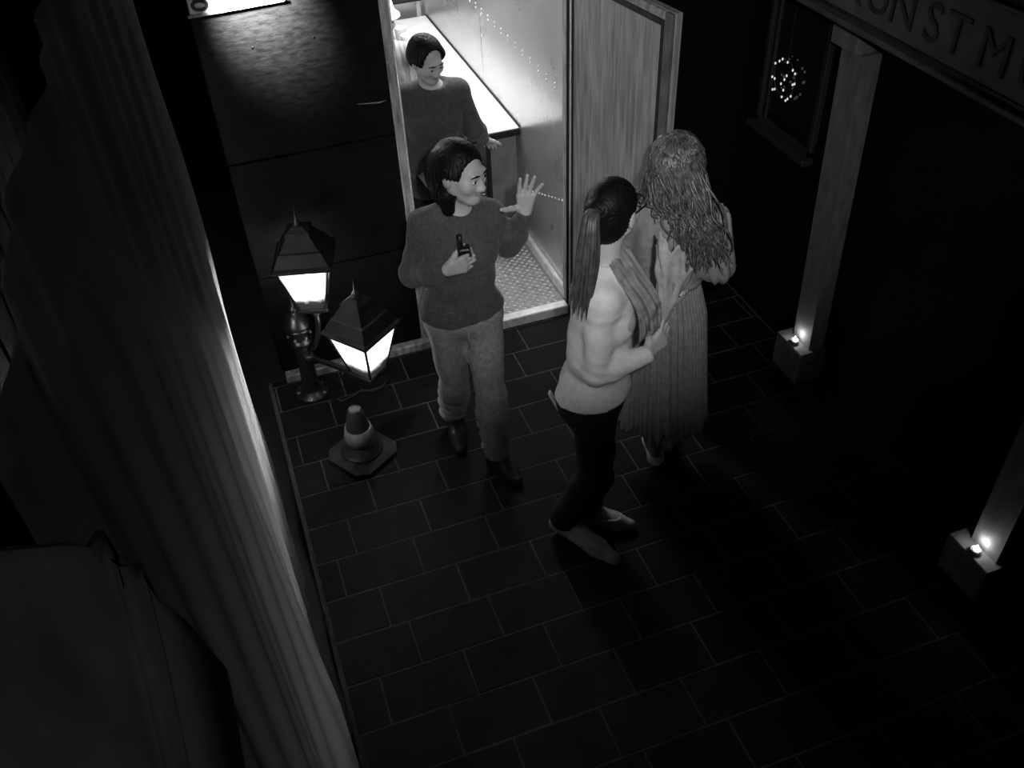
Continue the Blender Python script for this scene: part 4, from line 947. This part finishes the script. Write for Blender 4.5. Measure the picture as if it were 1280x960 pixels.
feet = [(A3(.86, 4.87, .04)+DP, A3(.86, 5.08, .04)+DP, 'rank'), (A3(1.01, 4.87, .04)+DP, A3(1.0, 5.08, .04)+DP, 'lank')]
for a, b, q in feet: foot(v, J[q], a, b)
hand(v, J['lwr'], (-.5, -.7, .2), nrm((-.6, .4, -.2)), nrm((0, 0, 1)), 1., curl=((.4, .6, .4),)*4); hand(v, J['rwr'], (.4, -.8, .1), nrm((.7, .4, -.2)), nrm((0, 0, 1)), 1., curl=((.4, .6, .4),)*4)
v.cut((0, 0, .041), (0, 0, -1)); v.build('body', M['skin'], t, [M['lips']], lip_pick(HC, RH, 1.)); face_parts(HC, RH, 1., t)
v = Vox(A3(.64, 4.7, .62)+DP, A3(1.2, 5.22, 1.34)+DP, .006); torso(v, J, RB, .016); arm_(v, J['rsh'], J['relb'], J['rwr'], .014); arm_(v, J['lsh'], J['lelb'], J['lwr'], .014)
v.disp(wrinkle(43, 40, .004)); v.cut((0, 0, .70), (0, 0, -1)); v.ell(J['neck']+A3(.0, -.035, .05), A3(.07, .07, .06), None, .01, 'sub')
v.ell(J['lwr']+nrm(J['lwr']-J['lelb'])*.045, .045, None, .004, 'sub'); v.ell(J['rwr']+nrm(J['rwr']-J['relb'])*.045, .045, None, .004, 'sub'); v.build('shirt', M['shirt'], t)
v = Vox(A3(.72, 4.85, .08)+DP, A3(1.14, 5.2, .80)+DP, .0065)
for q in ('l', 'r'): leg_(v, J[q+'hip'], J[q+'kn'], J[q+'ank'], .012)
v.ell(J['hips'], A3(.157, .115, .10), RB, .05); v.cut((0, 0, .78), (0, 0, 1)); v.cut((0, 0, .10), (0, 0, -1)); v.build('trousers', M['black_cloth'], t)
for a, b, q in feet:
    P = np.array([J[q], a, b]); v = Vox(P.min(0)-.08, P.max(0)+.09, .0055); foot(v, J[q], a, b, .006); v.cut((0, 0, .0415), (0, 0, -1)); v.cut((0, 0, .115), (0, 0, 1)); v.build('shoe', M['darkshoe'], t)
H = lambda x, y, z: HC+RH@A3(x, y, z)
v = Vox(HC-.18, HC+.18, .005); v.ell(H(0, -.018, .030), A3(.080, .098, .085), RH, .01); v.ell(H(0, -.045, -.03), A3(.076, .062, .07), RH, .03); v.ell(H(0, .105, -.03), A3(.062, .070, .10), RH, .012, 'sub'); v.build('hair', M['hair'], t)
v = Vox(HC-.18, HC+.2, .005); v.ell(H(0, -.014, .045), A3(.088, .104, .086), RH, .01); v.cut(H(0, 0, .045), -RH[:, 2]); v.ell(H(0, .075, .045), A3(.075, .075, .010), RH, .012)
v.build('cap', M['whitecloth'], t)
